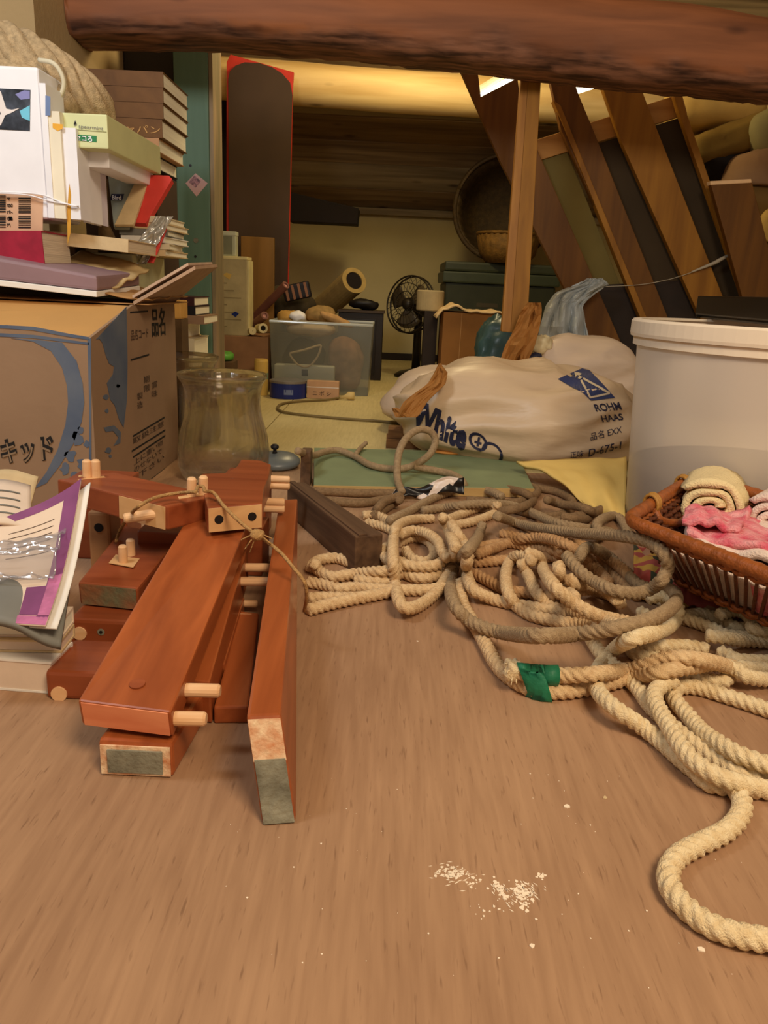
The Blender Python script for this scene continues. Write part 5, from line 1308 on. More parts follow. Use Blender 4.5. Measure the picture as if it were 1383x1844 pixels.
soft('black bag between the olive sack and the grey green cushion, top right', 'black_bag', 'bag', 1300, 285, 2.29, (.07, .05, .055), M_black, 9, .014, 14, .8, None, zc_ + .0004)
soft('grey green cushion at the far right edge under the beam', 'cushion', 'cushion', 1392, 238, 2.24, (.068, .05, .055), mat('grey_green_cushion', (150, 140, 94), .9, .06, 10), 2, .008, 8, .6, Matrix.Rotation(-.4, 3, 'Y'))
soft('dusky pink cushion at the far right edge above the short board', 'cushion', 'cushion', 1392, 318, 2.26, (.13, .09, .062), mat('dusky_pink_cushion', (150, 116, 84), .95, .1, 14, .2, 60), 5, .01, 8, .65, None, zc_ + .0004)
soft('small yellow scrap below the dusky pink cushion at the far right', 'cloth_scrap', 'cloth', 1388, 405, 2.188, (.03, .014, .04), M_ys, 7, .006, 20, .7)

# ------------------------------------------------------------------ sacks and bags (middle right)
M_sack = mat('white_woven_sack', (206, 180, 148), .42, .05, 2, .7, 2.4, spec=.5, stretch=(4, 15, 15))
sc = PY(928, 755, 1.52)
def sack(c, half, seed, R, amp, name, mt):
    mb = MB()
    nu, nv = 110, 56; vs = []
    for j in range(nv + 1):
        ph = -PI / 2 + PI * j / nv
        for i in range(nu):
            th = 2 * PI * i / nu
            ex = .55; pw = lambda x, k: math.copysign(abs(x) ** k, x)
            p = Vector((pw(math.cos(ph), .7) * pw(math.cos(th), ex), pw(math.cos(ph), .7) * pw(math.sin(th), ex), pw(math.sin(ph), .9)))
            tp_ = 1 - .22 * (p.x * .5 + .5) * 0 - .30 * max(0, -p.x) ** 2
            q = Vector((p.x * half[0], p.y * half[1] * (1 - .12 * p.x), p.z * half[2] * tp_))
            a_ = noise.noise(Vector((q.x * 4 + q.z * 9, q.z * 26 - q.x * 7, q.y * 8 + seed))) ; b_ = noise.noise(Vector((q.x * 9, q.y * 9, q.z * 9 + seed)))
            q += p.normalized() * (amp * (1 - 2 * abs(a_)) * 1.5 + amp * b_ * 1.5)
            q = c + R @ q
            if q.z < .0006: q.z = .0006
            vs.append(q)
    fs = [(j * nu + i, j * nu + (i + 1) % nu, (j + 1) * nu + (i + 1) % nu, (j + 1) * nu + i) for j in range(nv) for i in range(nu)]
    mb.add(vs, fs); return mb
Rs = rz(-.30) @ Matrix.Rotation(.06, 3, 'Y')
mbs = sack(Vector((sc.x + .005, 1.53, .075)), (.222, .17, .092), 3, Rs, .0105, 'sack', M_sack)
bvh = BVHTree.FromPolygons([tuple(v) for v in mbs.v], mbs.f)
t = thing('sack', 'large white plastic sack with big blue lettering and a flask emblem lying on the floor', 'sack', (sc.x, 1.53, 0))
mbs.build('sack_body', M_sack, t, smooth=True)
M_navy = mat('navy_sack_print', (36, 36, 62), .5, .05)
M_navyl = mat('blue_sack_print', (52, 62, 104), .45, .05)
M_sp = mat('sack_print_white', (210, 192, 164), .5, .04)
def on_sack(vs2, fs, name, mt, lift=.0012, fn=None):
    out = []; ok = []
    for v in vs2:
        px, py = fn(v.x, v.y) if fn else (v.x, v.y)
        d = ray(px, py).normalized(); h, n, i_, dd = bvh.ray_cast(CAMP, d)
        if h is None: out.append(CAMP); ok.append(False)
        else:
            if n.dot(d) > 0: n = -n
            out.append(h + n * lift); ok.append(True)
    f2 = [f for f in fs if all(ok[i] for i in f) and max((out[f[a]] - out[f[a - 1]]).length for a in range(len(f))) < .05]
    used = sorted({i for f in f2 for i in f}); ix = {i: k for k, i in enumerate(used)}
    if not f2: return
    MB().add([out[i] for i in used], [tuple(ix[i] for i in f) for f in f2]).build(name, mt, t, weld=False)
def sack_text(s, ox, oy, xv, yv, mt, bold=0., lift=.0012, curve=0.0, name='lettering', width=None):
    vs2, fs = text_geo(s, bold, .12)
    k = 1.0
    if width: k = width / (max(v.x for v in vs2) - min(v.x for v in vs2)) / math.hypot(*xv)
    on_sack(vs2, fs, name, mt, lift, lambda x, y: (ox + xv[0] * x * k + yv[0] * y, oy + xv[1] * x * k + yv[1] * y + curve * x * x))
def sack_poly(px, mt, lift=.0010, name='print', sub=3):
    bm = bmesh.new(); vv = [bm.verts.new((x, y, 0)) for x, y in px]; bm.faces.new(vv); bmesh.ops.triangulate(bm, faces=bm.faces)
    for _ in range(sub):
        es = [e for e in bm.edges if e.calc_length() > 7]
        if es: bmesh.ops.subdivide_edges(bm, edges=es, cuts=1); bmesh.ops.triangulate(bm, faces=bm.faces)
    bm.verts.index_update(); vs2 = [v.co.copy() for v in bm.verts]; fs = [tuple(v.index for v in f.verts) for f in bm.faces]; bm.free()
    on_sack(vs2, fs, name, mt, lift)
sack_text('White', 742, 764, (52, 25), (12, -64), M_navy, .045, .0013, 0, width=108)
ang = [2 * PI * i / 28 for i in range(29)]
def ringpx(cx, cy, r0, r1, a0=0, a1=2 * PI, n=28, ky=.95, sk=.35):
    an = [a0 + (a1 - a0) * i / n for i in range(n + 1)]
    f = lambda r, a: (cx + r * math.cos(a) , cy + r * ky * math.sin(a) + sk * r * math.cos(a))
    return [f(r1, a) for a in an], [f(r0, a) for a in an]
def sack_ring(cx, cy, r0, r1, a0=0, a1=2 * PI, **k):
    o_, i_ = ringpx(cx, cy, r0, r1, a0, a1, **k); vs2 = [Vector((x, y, 0)) for x, y in o_ + i_]; n = len(o_)
    on_sack(vs2, [(q, q + 1, n + q + 1, n + q) for q in range(n - 1)], 'emblem', M_navy, .0013)
sack_ring(861, 795, 12, 17)
sack_poly([(855, 793), (868, 797), (867, 801), (854, 797)], M_navy, .0013, 'emblem', 1); sack_poly([(861, 786), (865, 787), (862, 804), (858, 803)], M_navy, .0013, 'emblem', 1)
sack_ring(887, 815, 14, 19, PI * 1.0, PI * 2.25)
# blue square with a flask outline
sack_poly([(1004, 683), (1048, 664), (1062, 668), (1085, 692), (1107, 717), (1064, 722), (1050, 708), (1030, 698)], M_navyl, .0012, 'blue_emblem', 4)
def sline(pts, w):
    for (x0, y0), (x1, y1) in zip(pts, pts[1:]):
        L = math.hypot(x1 - x0, y1 - y0); nx, ny = -(y1 - y0) / L * w / 2, (x1 - x0) / L * w / 2
        sack_poly([(x0 + nx, y0 + ny), (x1 + nx, y1 + ny), (x1 - nx, y1 - ny), (x0 - nx, y0 - ny)], M_sp, .0019, 'flask_outline', 3)
sline([(1046, 686), (1054, 700), (1062, 716), (1097, 709), (1050, 683)], 3.6)
sack_poly([(1034, 672), (1042, 672), (1054, 678), (1044, 684), (1036, 682)], M_sp, .0019, 'flask_outline', 2)
sack_text('ROHM', 1073, 742, (20, -2), (-8, -18), M_navy, .02, width=46)
sack_text('HAAS', 1084, 760, (20, -2), (-6, -17), M_navy, .02, width=38)
sack_text('品名 EXX', 1062, 793, (16, -4), (-1, -15), M_navy, .0, width=58)
sack_text('正味', 1026, 824, (16, -2), (0, -12), M_navy, .0, width=24)
sack_text('D-675-1', 1058, 822, (16, -4), (2, -18), M_navy, .01, width=60)
# second sack behind, tied neck
M_sack2 = mat('pinkish_white_sack', (204, 182, 160), .4, .06, 2, .7, 2.4, spec=.5, stretch=(5, 14, 14))
c2 = PY(1036, 690, 1.80)
mb2 = sack(Vector((c2.x, 1.86, .092)), (.15, .13, .115), 9, rz(.1), .008, 'sack', M_sack2)
t = thing('sack', 'second white sack behind the lettered sack with a tied neck', 'sack', (c2.x, 1.86, 0))
mb2.build('sack_body', M_sack2, t, smooth=True)
ck = PY(975, 622, 1.78)
bmk = MB().blob(ck, (.020, .02, .018), .9, .012, 60, 4, 22, 14, None, True)
bmk.tube([ck + Vector((.0, .0, -.05)), ck + Vector((0, 0, -.02)), ck], [.035, .014, .012], 14)
bmk.build('tied_neck', mat('tied_cream_neck', (216, 200, 160), .5, .1, 40), t, smooth=True)
sb = crom([PY(942, 690, 1.77), PY(946, 660, 1.765), PY(958, 646, 1.765), PY(972, 640, 1.77)], 6)
MB().tube(sb, .011, 10).build('dark_seam', M_navy, t, smooth=True)
c3 = PY(800, 700, 1.72)
mb3 = sack(Vector((c3.x, 1.78, .060)), (.125, .10, .068), 15, rz(-.1), .006, 'sack', M_sack2)
t = thing('sack', 'low pinkish white sack left behind the lettered sack', 'sack', (c3.x, 1.78, 0))
mb3.build('sack_body', M_sack2, t, smooth=True)
# torn kraft paper pieces
M_kraft = mat('brown_kraft', (156, 104, 46), .75, .1, 18, .2, 60)
def crumple(lab, px, Y, dys, mt, name='kraft_paper', nu=14, nv=22, amp=.010, seed=0, cat='paper', solid=.0012):
    """px: list of (xl, xr, y) rows from the bottom up; dys: depth offset per row"""
    def f(u, v):
        s = v * (len(px) - 1); i = min(int(s), len(px) - 2); w = s - i
        xl = px[i][0] * (1 - w) + px[i + 1][0] * w; xr = px[i][1] * (1 - w) + px[i + 1][1] * w; y_ = px[i][2] * (1 - w) + px[i + 1][2] * w; dy = dys[i] * (1 - w) + dys[i + 1] * w
        n_ = (1 - 2 * abs(noise.noise((u * 3.2 + seed, v * 4, seed)))) * amp + .4 * amp * noise.noise((u * 9, v * 11, seed))
        return PY(xl + (xr - xl) * u, y_, Y + dy + n_)
    o = MB().grid(f, nu, nv).build(name, mt, smooth=False, solid=solid); return tag(o, lab, cat)
crumple('crumpled brown kraft paper standing up between teal bag and grey bag', [(896, 940, 690), (898, 946, 660), (908, 962, 625), (928, 972, 590), (938, 976, 560), (950, 974, 545)], 1.70, [0, .0, .01, .03, .05, .06], M_kraft, seed=2, amp=.018, nu=9, nv=13)
crumple('torn brown kraft flap with printed lines at the left end of the lettered sack', [(706, 716, 735), (712, 752, 752), (728, 770, 722), (770, 802, 692), (782, 806, 672), (790, 794, 655)], 1.33, [0, -.01, .01, .03, .05, .06], M_kraft, seed=5, amp=.007)
# bags behind
M_teal = mat('teal_plastic', (56, 84, 82), .35, .25, 14, .3, 40, spec=.5)
soft('dark teal plastic bag behind the standing kraft paper', 'plastic_bag', 'bag', 898, 640, 2.02, (.058, .06, .088), M_teal, 11, .026, 13, .9)
M_greyb = mat('blue_grey_plastic', (158, 164, 164), .4, .04, 8, .0, 60, spec=.5)
crumple('pale blue grey plastic bag with a peaked top behind the sacks', [(960, 1072, 660), (966, 1062, 620), (974, 1054, 585), (984, 1048, 550), (1000, 1070, 528), (1040, 1096, 512), (1058, 1084, 502)], 1.98, [0, -.01, 0, .02, .03, .05, .06], M_greyb, 'plastic_bag', 30, 26, .022, 7, 'bag', .004)
crumple('crinkled clear plastic scraps between low sack and kraft paper', [(812, 905, 690), (818, 900, 678), (824, 892, 668), (836, 882, 660)], 1.66, [0, .02, .04, .05], sheer('silver_wrap2', (216, 218, 206), .55, .1, .3, .4), 'plastic_wrap', 26, 14, .016, 3, 'plastic wrap', .0008)
# yellow paper cushion in front of the sack
yq = [PZ(1050, 925, .004), PZ(1118, 928, .004), PZ(1120, 828, .072), PZ(930, 836, .060)]
def yel(u, v):
    bl_, br_, tr_, tl_ = PZ(1062, 914, .004), PZ(1125, 940, .004), PY(1128, 824, 1.27), PY(930, 832, 1.27)
    q = bl_.lerp(br_, u).lerp(tl_.lerp(tr_, u), v)
    q.z = max(q.z + .010 * math.sin(PI * v) + .006 * noise.noise((u * 4, v * 4, 6)), .002); return q
tag(MB().grid(yel, 30, 20).build('paper_bag', mat('yellow_paper', (222, 190, 110), .75, .06, 10, .25, 50), smooth=True, solid=.004), 'pale yellow paper bag sloping down from the lettered sack toward the bucket', 'paper bag')

# ------------------------------------------------------------------ bucket and tray
bc = Vector((.512, 1.04, 0)); rT, rB, zT = .186, .170, .277
t = thing('bucket', 'large white translucent plastic bucket half full of grey material', 'bucket', bc)
M_buck = sheer('white_bucket_plastic', (255, 240, 222), .68, .3, .25, .04)
def rad_at(z): return rB + (rT - rB) * z / zT
MB().lathe([(0, .0006), (rB - .006, .0006), (rB, .006), (rad_at(.14), .14), (rT - .0005, zT - .004)], bc, None, 96, cap=False).build('bucket_body', M_buck, t, smooth=True)
M_rimb = mat('white_bucket_rim', (236, 220, 196), .45, .03)
MB().lathe([(rT + .0004, zT - .022), (rT + .0075, zT - .022), (rT + .0085, zT - .018), (rT + .0085, zT - .003), (rT + .006, zT), (rT - .004, zT), (rT - .004, zT - .0035), (rT + .0004, zT - .0035)], bc, None, 96, close=True).build('rim', M_rimb, t)
MB().lathe([(rT + .0004, zT - .034), (rT + .0035, zT - .033), (rT + .0035, zT - .0225), (rT + .0004, zT - .0225)], bc, None, 96, close=True).build('rim_band', M_rimb, t)
MB().lathe([(0, .0075), (rB - .0045, .0085), (rad_at(.085) - .0042, .085), (0, .087)], bc, None, 72).build('contents', mat('grey_contents', (40, 34, 34), .95, .1, 30), t, smooth=False)
# black tray on the bucket
M_tray = mat('black_plastic_tray', (20, 16, 14), .35, .05)
t2 = thing('tray', 'black plastic tray resting across the top of the white bucket', 'tray', (.66, 1.06, zT))
Rt = rz(-.05)
tc_ = Vector((.66, 1.10, 0))
def tb(x0, x1, y0, y1, z0, z1, name): 
    mb = MB().aabb(x0, x1, y0, y1, z0, z1); mb.v = [tc_ + Rt @ v for v in mb.v]; mb.build(name, M_tray, t2, bevel=.002)
tb(-.185, .26, -.16, .16, zT + .0005, zT + .005, 'tray_base')
tb(-.19, .265, -.166, -.160, zT + .0005, zT + .034, 'tray_wall'); tb(-.19, .265, .160, .166, zT + .0005, zT + .034, 'tray_wall')
tb(-.191, -.185, -.166, .166, zT + .0055, zT + .034, 'tray_wall'); tb(.2602, .266, -.166, .166, zT + .0055, zT + .034, 'tray_wall')

# ------------------------------------------------------------------ wicker tray basket with towels
M_rat = mat('rattan', (150, 82, 34), .45, .22, 90, .35, 300, spec=.4)
M_ratd = mat('dark_rattan', (92, 48, 24), .6, .25, 90, .4, 300)
M_ratb = mat('rattan_binding', (178, 128, 58), .5, .15, 90, .3, 300)
zr_ = .098
A_, B_, D_ = PZ(1128, 936, zr_), PZ(1252, 858, zr_), PZ(1383, 1034, zr_)
ev = (D_ - A_).normalized(); C1 = A_ + ev * .30; B2 = B_ + ev * .30
cc = (A_ + B_ + C1 + B2) / 4
t = thing('wicker_basket', 'rectangular brown wicker basket holding towels in front of the white bucket', 'basket', (cc.x, cc.y, 0))
cor = [A_, C1, B2, B_]
def rounded(cs, r, n=6):
    out = []
    for i in range(4):
        p0, p1, p2 = cs[i - 1], cs[i], cs[(i + 1) % 4]; a = p1 + (p0 - p1).normalized() * r; b = p1 + (p2 - p1).normalized() * r
        for k in range(n + 1):
            s = k / n; out.append(a * (1 - s) ** 2 + p1 * 2 * s * (1 - s) + b * s * s)
    return out
zb_k = .030
_a = PZ(1213, 1048, zb_k); _w = (B_ - A_) * .62
botc = [_a, _a + ev * .215, _a + ev * .215 + _w, _a + _w]
def perim(shr, z, r, step=.004):
    f_ = (zr_ - z) / (zr_ - zb_k); cs = [c.lerp(b_, f_) for c, b_ in zip(cor, botc)]; cs = [Vector((c.x, c.y, z)) for c in cs]; pts = rounded(cs, r); out = []
    for i in range(len(pts)):
        a, b = pts[i], pts[(i + 1) % len(pts)]; k = max(1, int((b - a).length / step)); out += [a.lerp(b, j / k) for j in range(k)]
    return out
rp = perim(1.0, zr_, .022)
mbr = MB(); nn_ = len(rp)
mbr.tube(rp, [.0064 * (1 + .07 * math.sin(i * 2.1)) for i in range(nn_)], 12, closed=True)
mbr.build('rim', M_rat, t, smooth=True)
for k, (z, shr, am) in enumerate(((zr_ - .0080, .97, .0020), (zr_ - .0122, .945, .0020), (.0345, .04, .002), (.030, .0, .002))):
    pp = perim(shr, z, .02); n = len(pp)
    q = [p + (p - Vector((cc.x, cc.y, p.z))).normalized() * am * math.sin(i * 1.6 + PI * k) + Vector((0, 0, am * .5 * math.cos(i * 1.6 + PI * k))) for i, p in enumerate(pp)]
    MB().tube(q, .0024, 6, closed=True).build('woven_strand', M_rat if k < 4 else M_ratd, t, smooth=True)
pt_ = perim(1, zr_ - .006, .02, .0005); pb2 = perim(1, zb_k, .02, .0005)
ns = 92
for i in range(ns):
    a = pt_[int(i / ns * len(pt_))]; b = pb2[int(i / ns * len(pb2))]
    MB().tube([b, b.lerp(a, .5) + Vector((0, 0, 0)), a], .0017, 6).build('stake', M_ratd, t)
bs_ = botc
MB().prism(bs_, (0, 0, .003)).build('bottom', M_ratd, t)
for k in range(3):                       # inner woven wall of the far and left sides
    pass
def inner(u, v, s0, s1):
    a = cor[s0].lerp(cor[s1], u); b_ = botc[s0].lerp(botc[s1], u); p = b_.lerp(a, v * .92 + .04); p = p + ((cc - p) * Vector((1, 1, 0))).normalized() * .004; return p + Vector((0, 0, .0014 * math.sin(u * 160) * math.cos(v * 30)))
for s0, s1 in ((3, 2), (0, 3)):
    mbi = MB()
    for r_ in range(10):
        v = .05 + .095 * r_; mbi.tube([inner(u / 90, v, s0, s1) + (cc - inner(u / 90, v, s0, s1)).normalized() * .002 * math.sin(u * .9 + PI * r_) for u in range(91)], .0026, 5)
    o = mbi.build('woven_wall', M_ratd, t, smooth=True)
# handle loop on the left end with two bindings
ha, hb = A_.lerp(B_, .32), A_.lerp(B_, .78)
inw = (cc - (A_ + B_) / 2).normalized()
hh = crom([ha + Vector((0, 0, .002)), ha + inw * .014 + Vector((0, 0, -.014)), (ha + hb) / 2 + inw * .026 + Vector((0, 0, -.024)), hb + inw * .014 + Vector((0, 0, -.014)), hb + Vector((0, 0, .002))], 8)
MB().tube(hh, .0046, 10).build('handle', M_rat, t, smooth=True)
for h_ in (ha, hb):
    dd = (B_ - A_).normalized(); mbb = MB()
    for j in range(3):
        cpt = h_ + dd * (.004 * (j - 1)); mbb.tube([cpt + (inw * math.cos(a) + Vector((0, 0, 1)) * math.sin(a)) * .0098 for a in [2 * PI * i / 16 for i in range(16)]], .0019, 6, closed=True)
    mbb.build('binding', M_ratb, t, smooth=True)
# towels
M_tow = mat('cream_towel', (240, 218, 166), .95, .06, 30, .6, 500)
M_toww = mat('white_towel', (236, 214, 198), .95, .06, 30, .6, 500)
M_towp = mat('pink_towel', (216, 74, 100), .9, .2, 60, .6, 400, c2=(240, 176, 176))
tc0 = PZ(1282, 912, .098); axd = Vector((.86, .45, .06)).normalized()
def spiral(c, ax, r0, r1, turns, th_, L, flat=.8):
    ax = ax.normalized(); u = Vector((ax.y, -ax.x, 0)).normalized(); w = Vector((0, 0, 1)); n = int(turns * 26); mb = MB(); pr = []
    for sgn in (1, -1):
        for i in (range(n + 1) if sgn == 1 else range(n, -1, -1)):
            a = 2 * PI * turns * i / n; r = r0 + (r1 - r0) * i / n + sgn * th_ / 2 * .92; pr.append((r * math.cos(a), r * math.sin(a) * flat))
    m_ = len(pr); nl = 10; vs = []
    for j in range(nl):
        for (x, z) in pr: 
            e = .004 * noise.noise((x * 40, z * 40, j * .7)); vs.append(c + u * (x + e) + w * (z + e) + ax * (L * (j / (nl - 1) - 0) + e))
    fs = [(j * m_ + i, j * m_ + (i + 1) % m_, (j + 1) * m_ + (i + 1) % m_, (j + 1) * m_ + i) for j in range(nl - 1) for i in range(m_)]
    half = n + 1
    for i in range(n):
        fs.append((i, i + 1, m_ - 2 - i, m_ - 1 - i)); o_ = (nl - 1) * m_; fs.append((o_ + i + 1, o_ + i, o_ + m_ - 1 - i, o_ + m_ - 2 - i))
    return mb.add(vs, fs)
q = PZ(1278, 922, .085)
tag(spiral(Vector((q.x, q.y, .090)), Vector((.42, .90, -.02)), .008, .036, 2.4, .0098, .10, .74).build('rolled_towel', M_tow, smooth=True), 'rolled cream towel at the left end of the wicker basket', 'towel')
q = PZ(1392, 935, .090)
tag(spiral(Vector((q.x, q.y, .088)), Vector((.5, .6, 0)), .005, .030, 2.4, .0088, .10, .85).build('rolled_towel', M_toww, smooth=True), 'rolled white towel at the right edge of the picture in the wicker basket', 'towel')
def twl(z0, dz, seed, px):
    def f(u, v):
        a, b, c, d = [PZ(x, y, z0) for x, y in px]; q = a.lerp(b, u).lerp(d.lerp(c, u), v)
        q.z += dz * (.5 + .5 * math.sin(u * 7 + v * 2 + seed)) + .006 * noise.noise((u * 5, v * 4, seed)); return q
    return f
mbt = MB()
tp_px = [(1232, 982), (1425, 1028), (1440, 950), (1236, 925)]
t = thing('folded_towel', 'folded pink and white towel lying in front of the rolled cream towel in the basket', 'towel', PZ(1320, 970, .06))
MB().grid(twl(.074, .006, 2, tp_px), 40, 20).build('towel_layer', M_toww, t, smooth=True, solid=.008)
MB().grid(twl(.080, .006, 3, [(1236, 968), (1420, 1010), (1440, 950), (1240, 922)]), 40, 20).build('towel_layer', M_towp, t, smooth=True, solid=.007)
MB().grid(twl(.089, .006, 4.4, [(1228, 944), (1330, 962), (1350, 928), (1236, 922)]), 34, 16).build('towel_layer', M_towp, t, smooth=True, solid=.006)
# cloth filling the lower basket, seen between the stakes
def fill(u, v):
    a = cor[0].lerp(cor[1], .04 + .92 * u); b_ = botc[0].lerp(botc[1], .04 + .92 * u); p = b_.lerp(a, .06 + .62 * v); iw = ((cc - p) * Vector((1, 1, 0))).normalized(); return p + iw * (.0065 + .0015 * math.sin(u * 50))
t = thing('white_cloth', 'white cloth pressed against the front stakes inside the wicker basket', 'cloth', cc)
MB().grid(fill, 60, 8).build('cloth_body', M_toww, t, smooth=True, solid=.002)
MB().grid(lambda u, v: fill(.44 + .2 * u, .1 + .85 * v) + (fill(.5, .5) - cc).normalized() * .0015, 20, 6).build('pink_part', M_towp, t, smooth=True)
# patterned scarf on the floor
def pat(name):
    mt, N, L, b = base_mat(name); tc = N.new('ShaderNodeTexCoord'); vo = N.new('ShaderNodeTexVoronoi'); vo.inputs['Scale'].default_value = 48; L.new(tc.outputs['Object'], vo.inputs['Vector'])
    rp = N.new('ShaderNodeValToRGB'); rp.color_ramp.interpolation = 'CONSTANT'
    for i, (p_, c) in enumerate(((0, (176, 72, 62)), (.25, (60, 62, 40)), (.42, (206, 160, 70)), (.6, (190, 140, 106)), (.78, (180, 84, 74)))):
        e = rp.color_ramp.elements[i] if i < 2 else rp.color_ramp.elements.new(p_); e.position = p_; e.color = lin(c)
    sx = N.new('ShaderNodeSeparateColor'); L.new(vo.outputs['Color'], sx.inputs[0]); L.new(sx.outputs[0], rp.inputs[0]); L.new(rp.outputs[0], b.inputs['Base Color']); b.inputs['Roughness'].default_value = .8
    return mt
def scarf(u, v):
    x = 1140 + 290 * u; y_ = 1056 + 62 * u - (70 + 20 * u) * v; q = PZ(x, y_, .016)
    q.z = min(.026, .004 + .016 * min(1, v * 5) + .016 * abs(noise.noise((u * 9, v * 6, 2)))); return q
tag(MB().grid(scarf, 70, 14).build('scarf', pat('flower_scarf'), smooth=True, solid=.002), 'crumpled red yellow and green patterned scarf on the floor before the wicker basket', 'scarf')

# ------------------------------------------------------------------ ropes
PLACED = [np.zeros((0, 3))]; PR = [np.zeros(0)]
def lay_rope(pts, r, base=0.0, maxz=.060):
    """pixel course of a rope -> centre line on the floor, lifted over every rope laid before it"""
    c2 = crom([(q[0], q[1], q[2] if len(q) > 2 else 0) for q in pts], 16); P = [PZ(p.x, p.y, base + r) for p in c2]
    L = [0.]
    for a, b in zip(P, P[1:]): L.append(L[-1] + (b - a).length)
    n = max(4, int(L[-1] / .006)); pix = []; zmin_ = []; j = 0
    for i in range(n + 1):
        s = L[-1] * i / n
        while j < len(L) - 2 and L[j + 1] < s: j += 1
        f = (s - L[j]) / max(1e-9, L[j + 1] - L[j]); zmin_.append(max(base + r, c2[j].z + (c2[j + 1].z - c2[j].z) * f)); pix.append((c2[j].x + (c2[j + 1].x - c2[j].x) * f, c2[j].y + (c2[j + 1].y - c2[j].y) * f))
    D = np.array([tuple(ray(x, y)) for x, y in pix]); zmin_ = np.array(zmin_); z = zmin_.copy()
    PP = np.concatenate(PLACED); RR = np.concatenate(PR)
    for it in range(4):
        XY = D[:, :2] * ((z - CAMH) / D[:, 2])[:, None]; zn = zmin_.copy()
        if len(PP):
            for i in range(n + 1):
                d2 = (PP[:, 0] - XY[i, 0]) ** 2 + (PP[:, 1] - XY[i, 1]) ** 2; S = (RR + r) * .97; k = d2 < S * S
                if k.any(): zn[i] = max(zn[i], (PP[k, 2] + np.sqrt(S[k] ** 2 - d2[k])).max())
        # own earlier turns
        for i in range(n + 1):
            if i > 12:
                d2 = (XY[:i - 10, 0] - XY[i, 0]) ** 2 + (XY[:i - 10, 1] - XY[i, 1]) ** 2; S = 2 * r * .95; k = d2 < S * S
                if k.any(): zn[i] = max(zn[i], (zn[:i - 10][k] + np.sqrt(S * S - d2[k])).max())
        zn = np.minimum(zn, np.maximum(maxz, zmin_))
        zm = zn.copy()
        for s in (-2, -1, 1, 2): zm = np.maximum(zm, np.roll(zn, s) if 0 < 1 else zn) if n > 6 else zm
        for _ in range(5): zm[1:-1] = .25 * zm[:-2] + .5 * zm[1:-1] + .25 * zm[2:]
        z = np.maximum(zm, zmin_ * .98)
    XY = D[:, :2] * ((z - CAMH) / D[:, 2])[:, None]
    out = np.column_stack([XY, z]); PLACED.append(out); PR.append(np.full(n + 1, r))
    return [Vector(p) for p in out]
def rope_mat(name, c1, c2, sc_=180):
    return mat(name, c1, .9, .2, sc_, .5, 900, c2=c2)
M_cr = rope_mat('cream_rope_fibre', (204, 168, 122), (230, 200, 154))
M_crw = rope_mat('pale_rope_fibre', (220, 192, 144), (240, 220, 178))
M_tanr = rope_mat('tan_rope_fibre', (176, 132, 88), (206, 164, 116))
M_gry = rope_mat('grey_braid_fibre', (150, 124, 92), (176, 150, 114), 260)
M_drk = rope_mat('brown_braid_fibre', (122, 96, 66), (148, 118, 84), 260)
ROPES = {}
def rope(key, name, lab, mt_, lines, r, lobes=4, base=0.0, group='ropes heaped on the plywood floor'):
    first = True; t = None
    for ln in lines:
        b = base
        if isinstance(ln, tuple): ln, b = ln
        pts = lay_rope(ln, r, b)
        if t is None: t = thing(name, lab, 'rope', (pts[0].x, pts[0].y, 0), group)
        mb = MB()
        if lobes: rope_mesh(mb, pts, r * 1.04, lobes, 2.1, .36, 24, r * .27)
        else: rope_mesh(mb, pts, r, 8, 1.6, .05, 24, r * .34)
        mb.build('rope_length', mt_, t, smooth=True, weld=False)
    ROPES[key] = t; return t
R1 = .0062
# dark braided ropes at the back
rope('back', 'rope', 'dark brown braided rope in loops along the raw edge of the green board', M_drk, [
    [(560, 884), (600, 886), (640, 888), (690, 888), (730, 890)],
    [(566, 898), (610, 904), (650, 906), (690, 900), (726, 896)],
    [(720, 900), (700, 912), (672, 930), (690, 905), (720, 893)],
    [(1120, 905), (1080, 918), (1050, 930), (1020, 948), (990, 952)],
    [(900, 878), (935, 874), (973, 880), (1004, 886), (1028, 899), (1030, 915), (1007, 927), (975, 930), (945, 922), (905, 912)],
    [(842, 880), (886, 876), (929, 872), (958, 876), (968, 886), (952, 898), (918, 906), (877, 904), (840, 900)],
    [(1090, 915), (1060, 926), (1020, 934), (985, 945)],
    [(870, 886), (905, 880), (945, 888), (960, 902), (930, 916), (890, 920), (850, 912)],
    [(985, 900), (1010, 908), (1040, 912), (1066, 922), (1050, 936), (1010, 930)],
    ], R1, 0)
# tan ropes, lower layer in the middle
rope('tan', 'rope', 'tan twisted rope crossing under the heap in the middle of the floor', M_tanr, [
    [(853, 1013), (896, 1010), (940, 1006), (990, 1004), (1040, 1012)],
    [(860, 985), (913, 978), (953, 985), (1000, 992), (1050, 1010), (1090, 1040)],
    [(853, 1032), (880, 1046), (913, 1063), (953, 1068), (1000, 1078)],
    [(1006, 1000), (1020, 990), (1060, 990), (1090, 1010), (1110, 1040), (1150, 1075)],
    [(900, 960), (940, 968), (1000, 975), (1059, 985), (1096, 1006), (1126, 1030), (1150, 1056), (1185, 1066)],
    [(860, 998), (896, 985), (930, 973), (963, 968), (996, 972), (1026, 983), (1053, 1002), (1076, 1025), (1095, 1048)],
    ], R1)
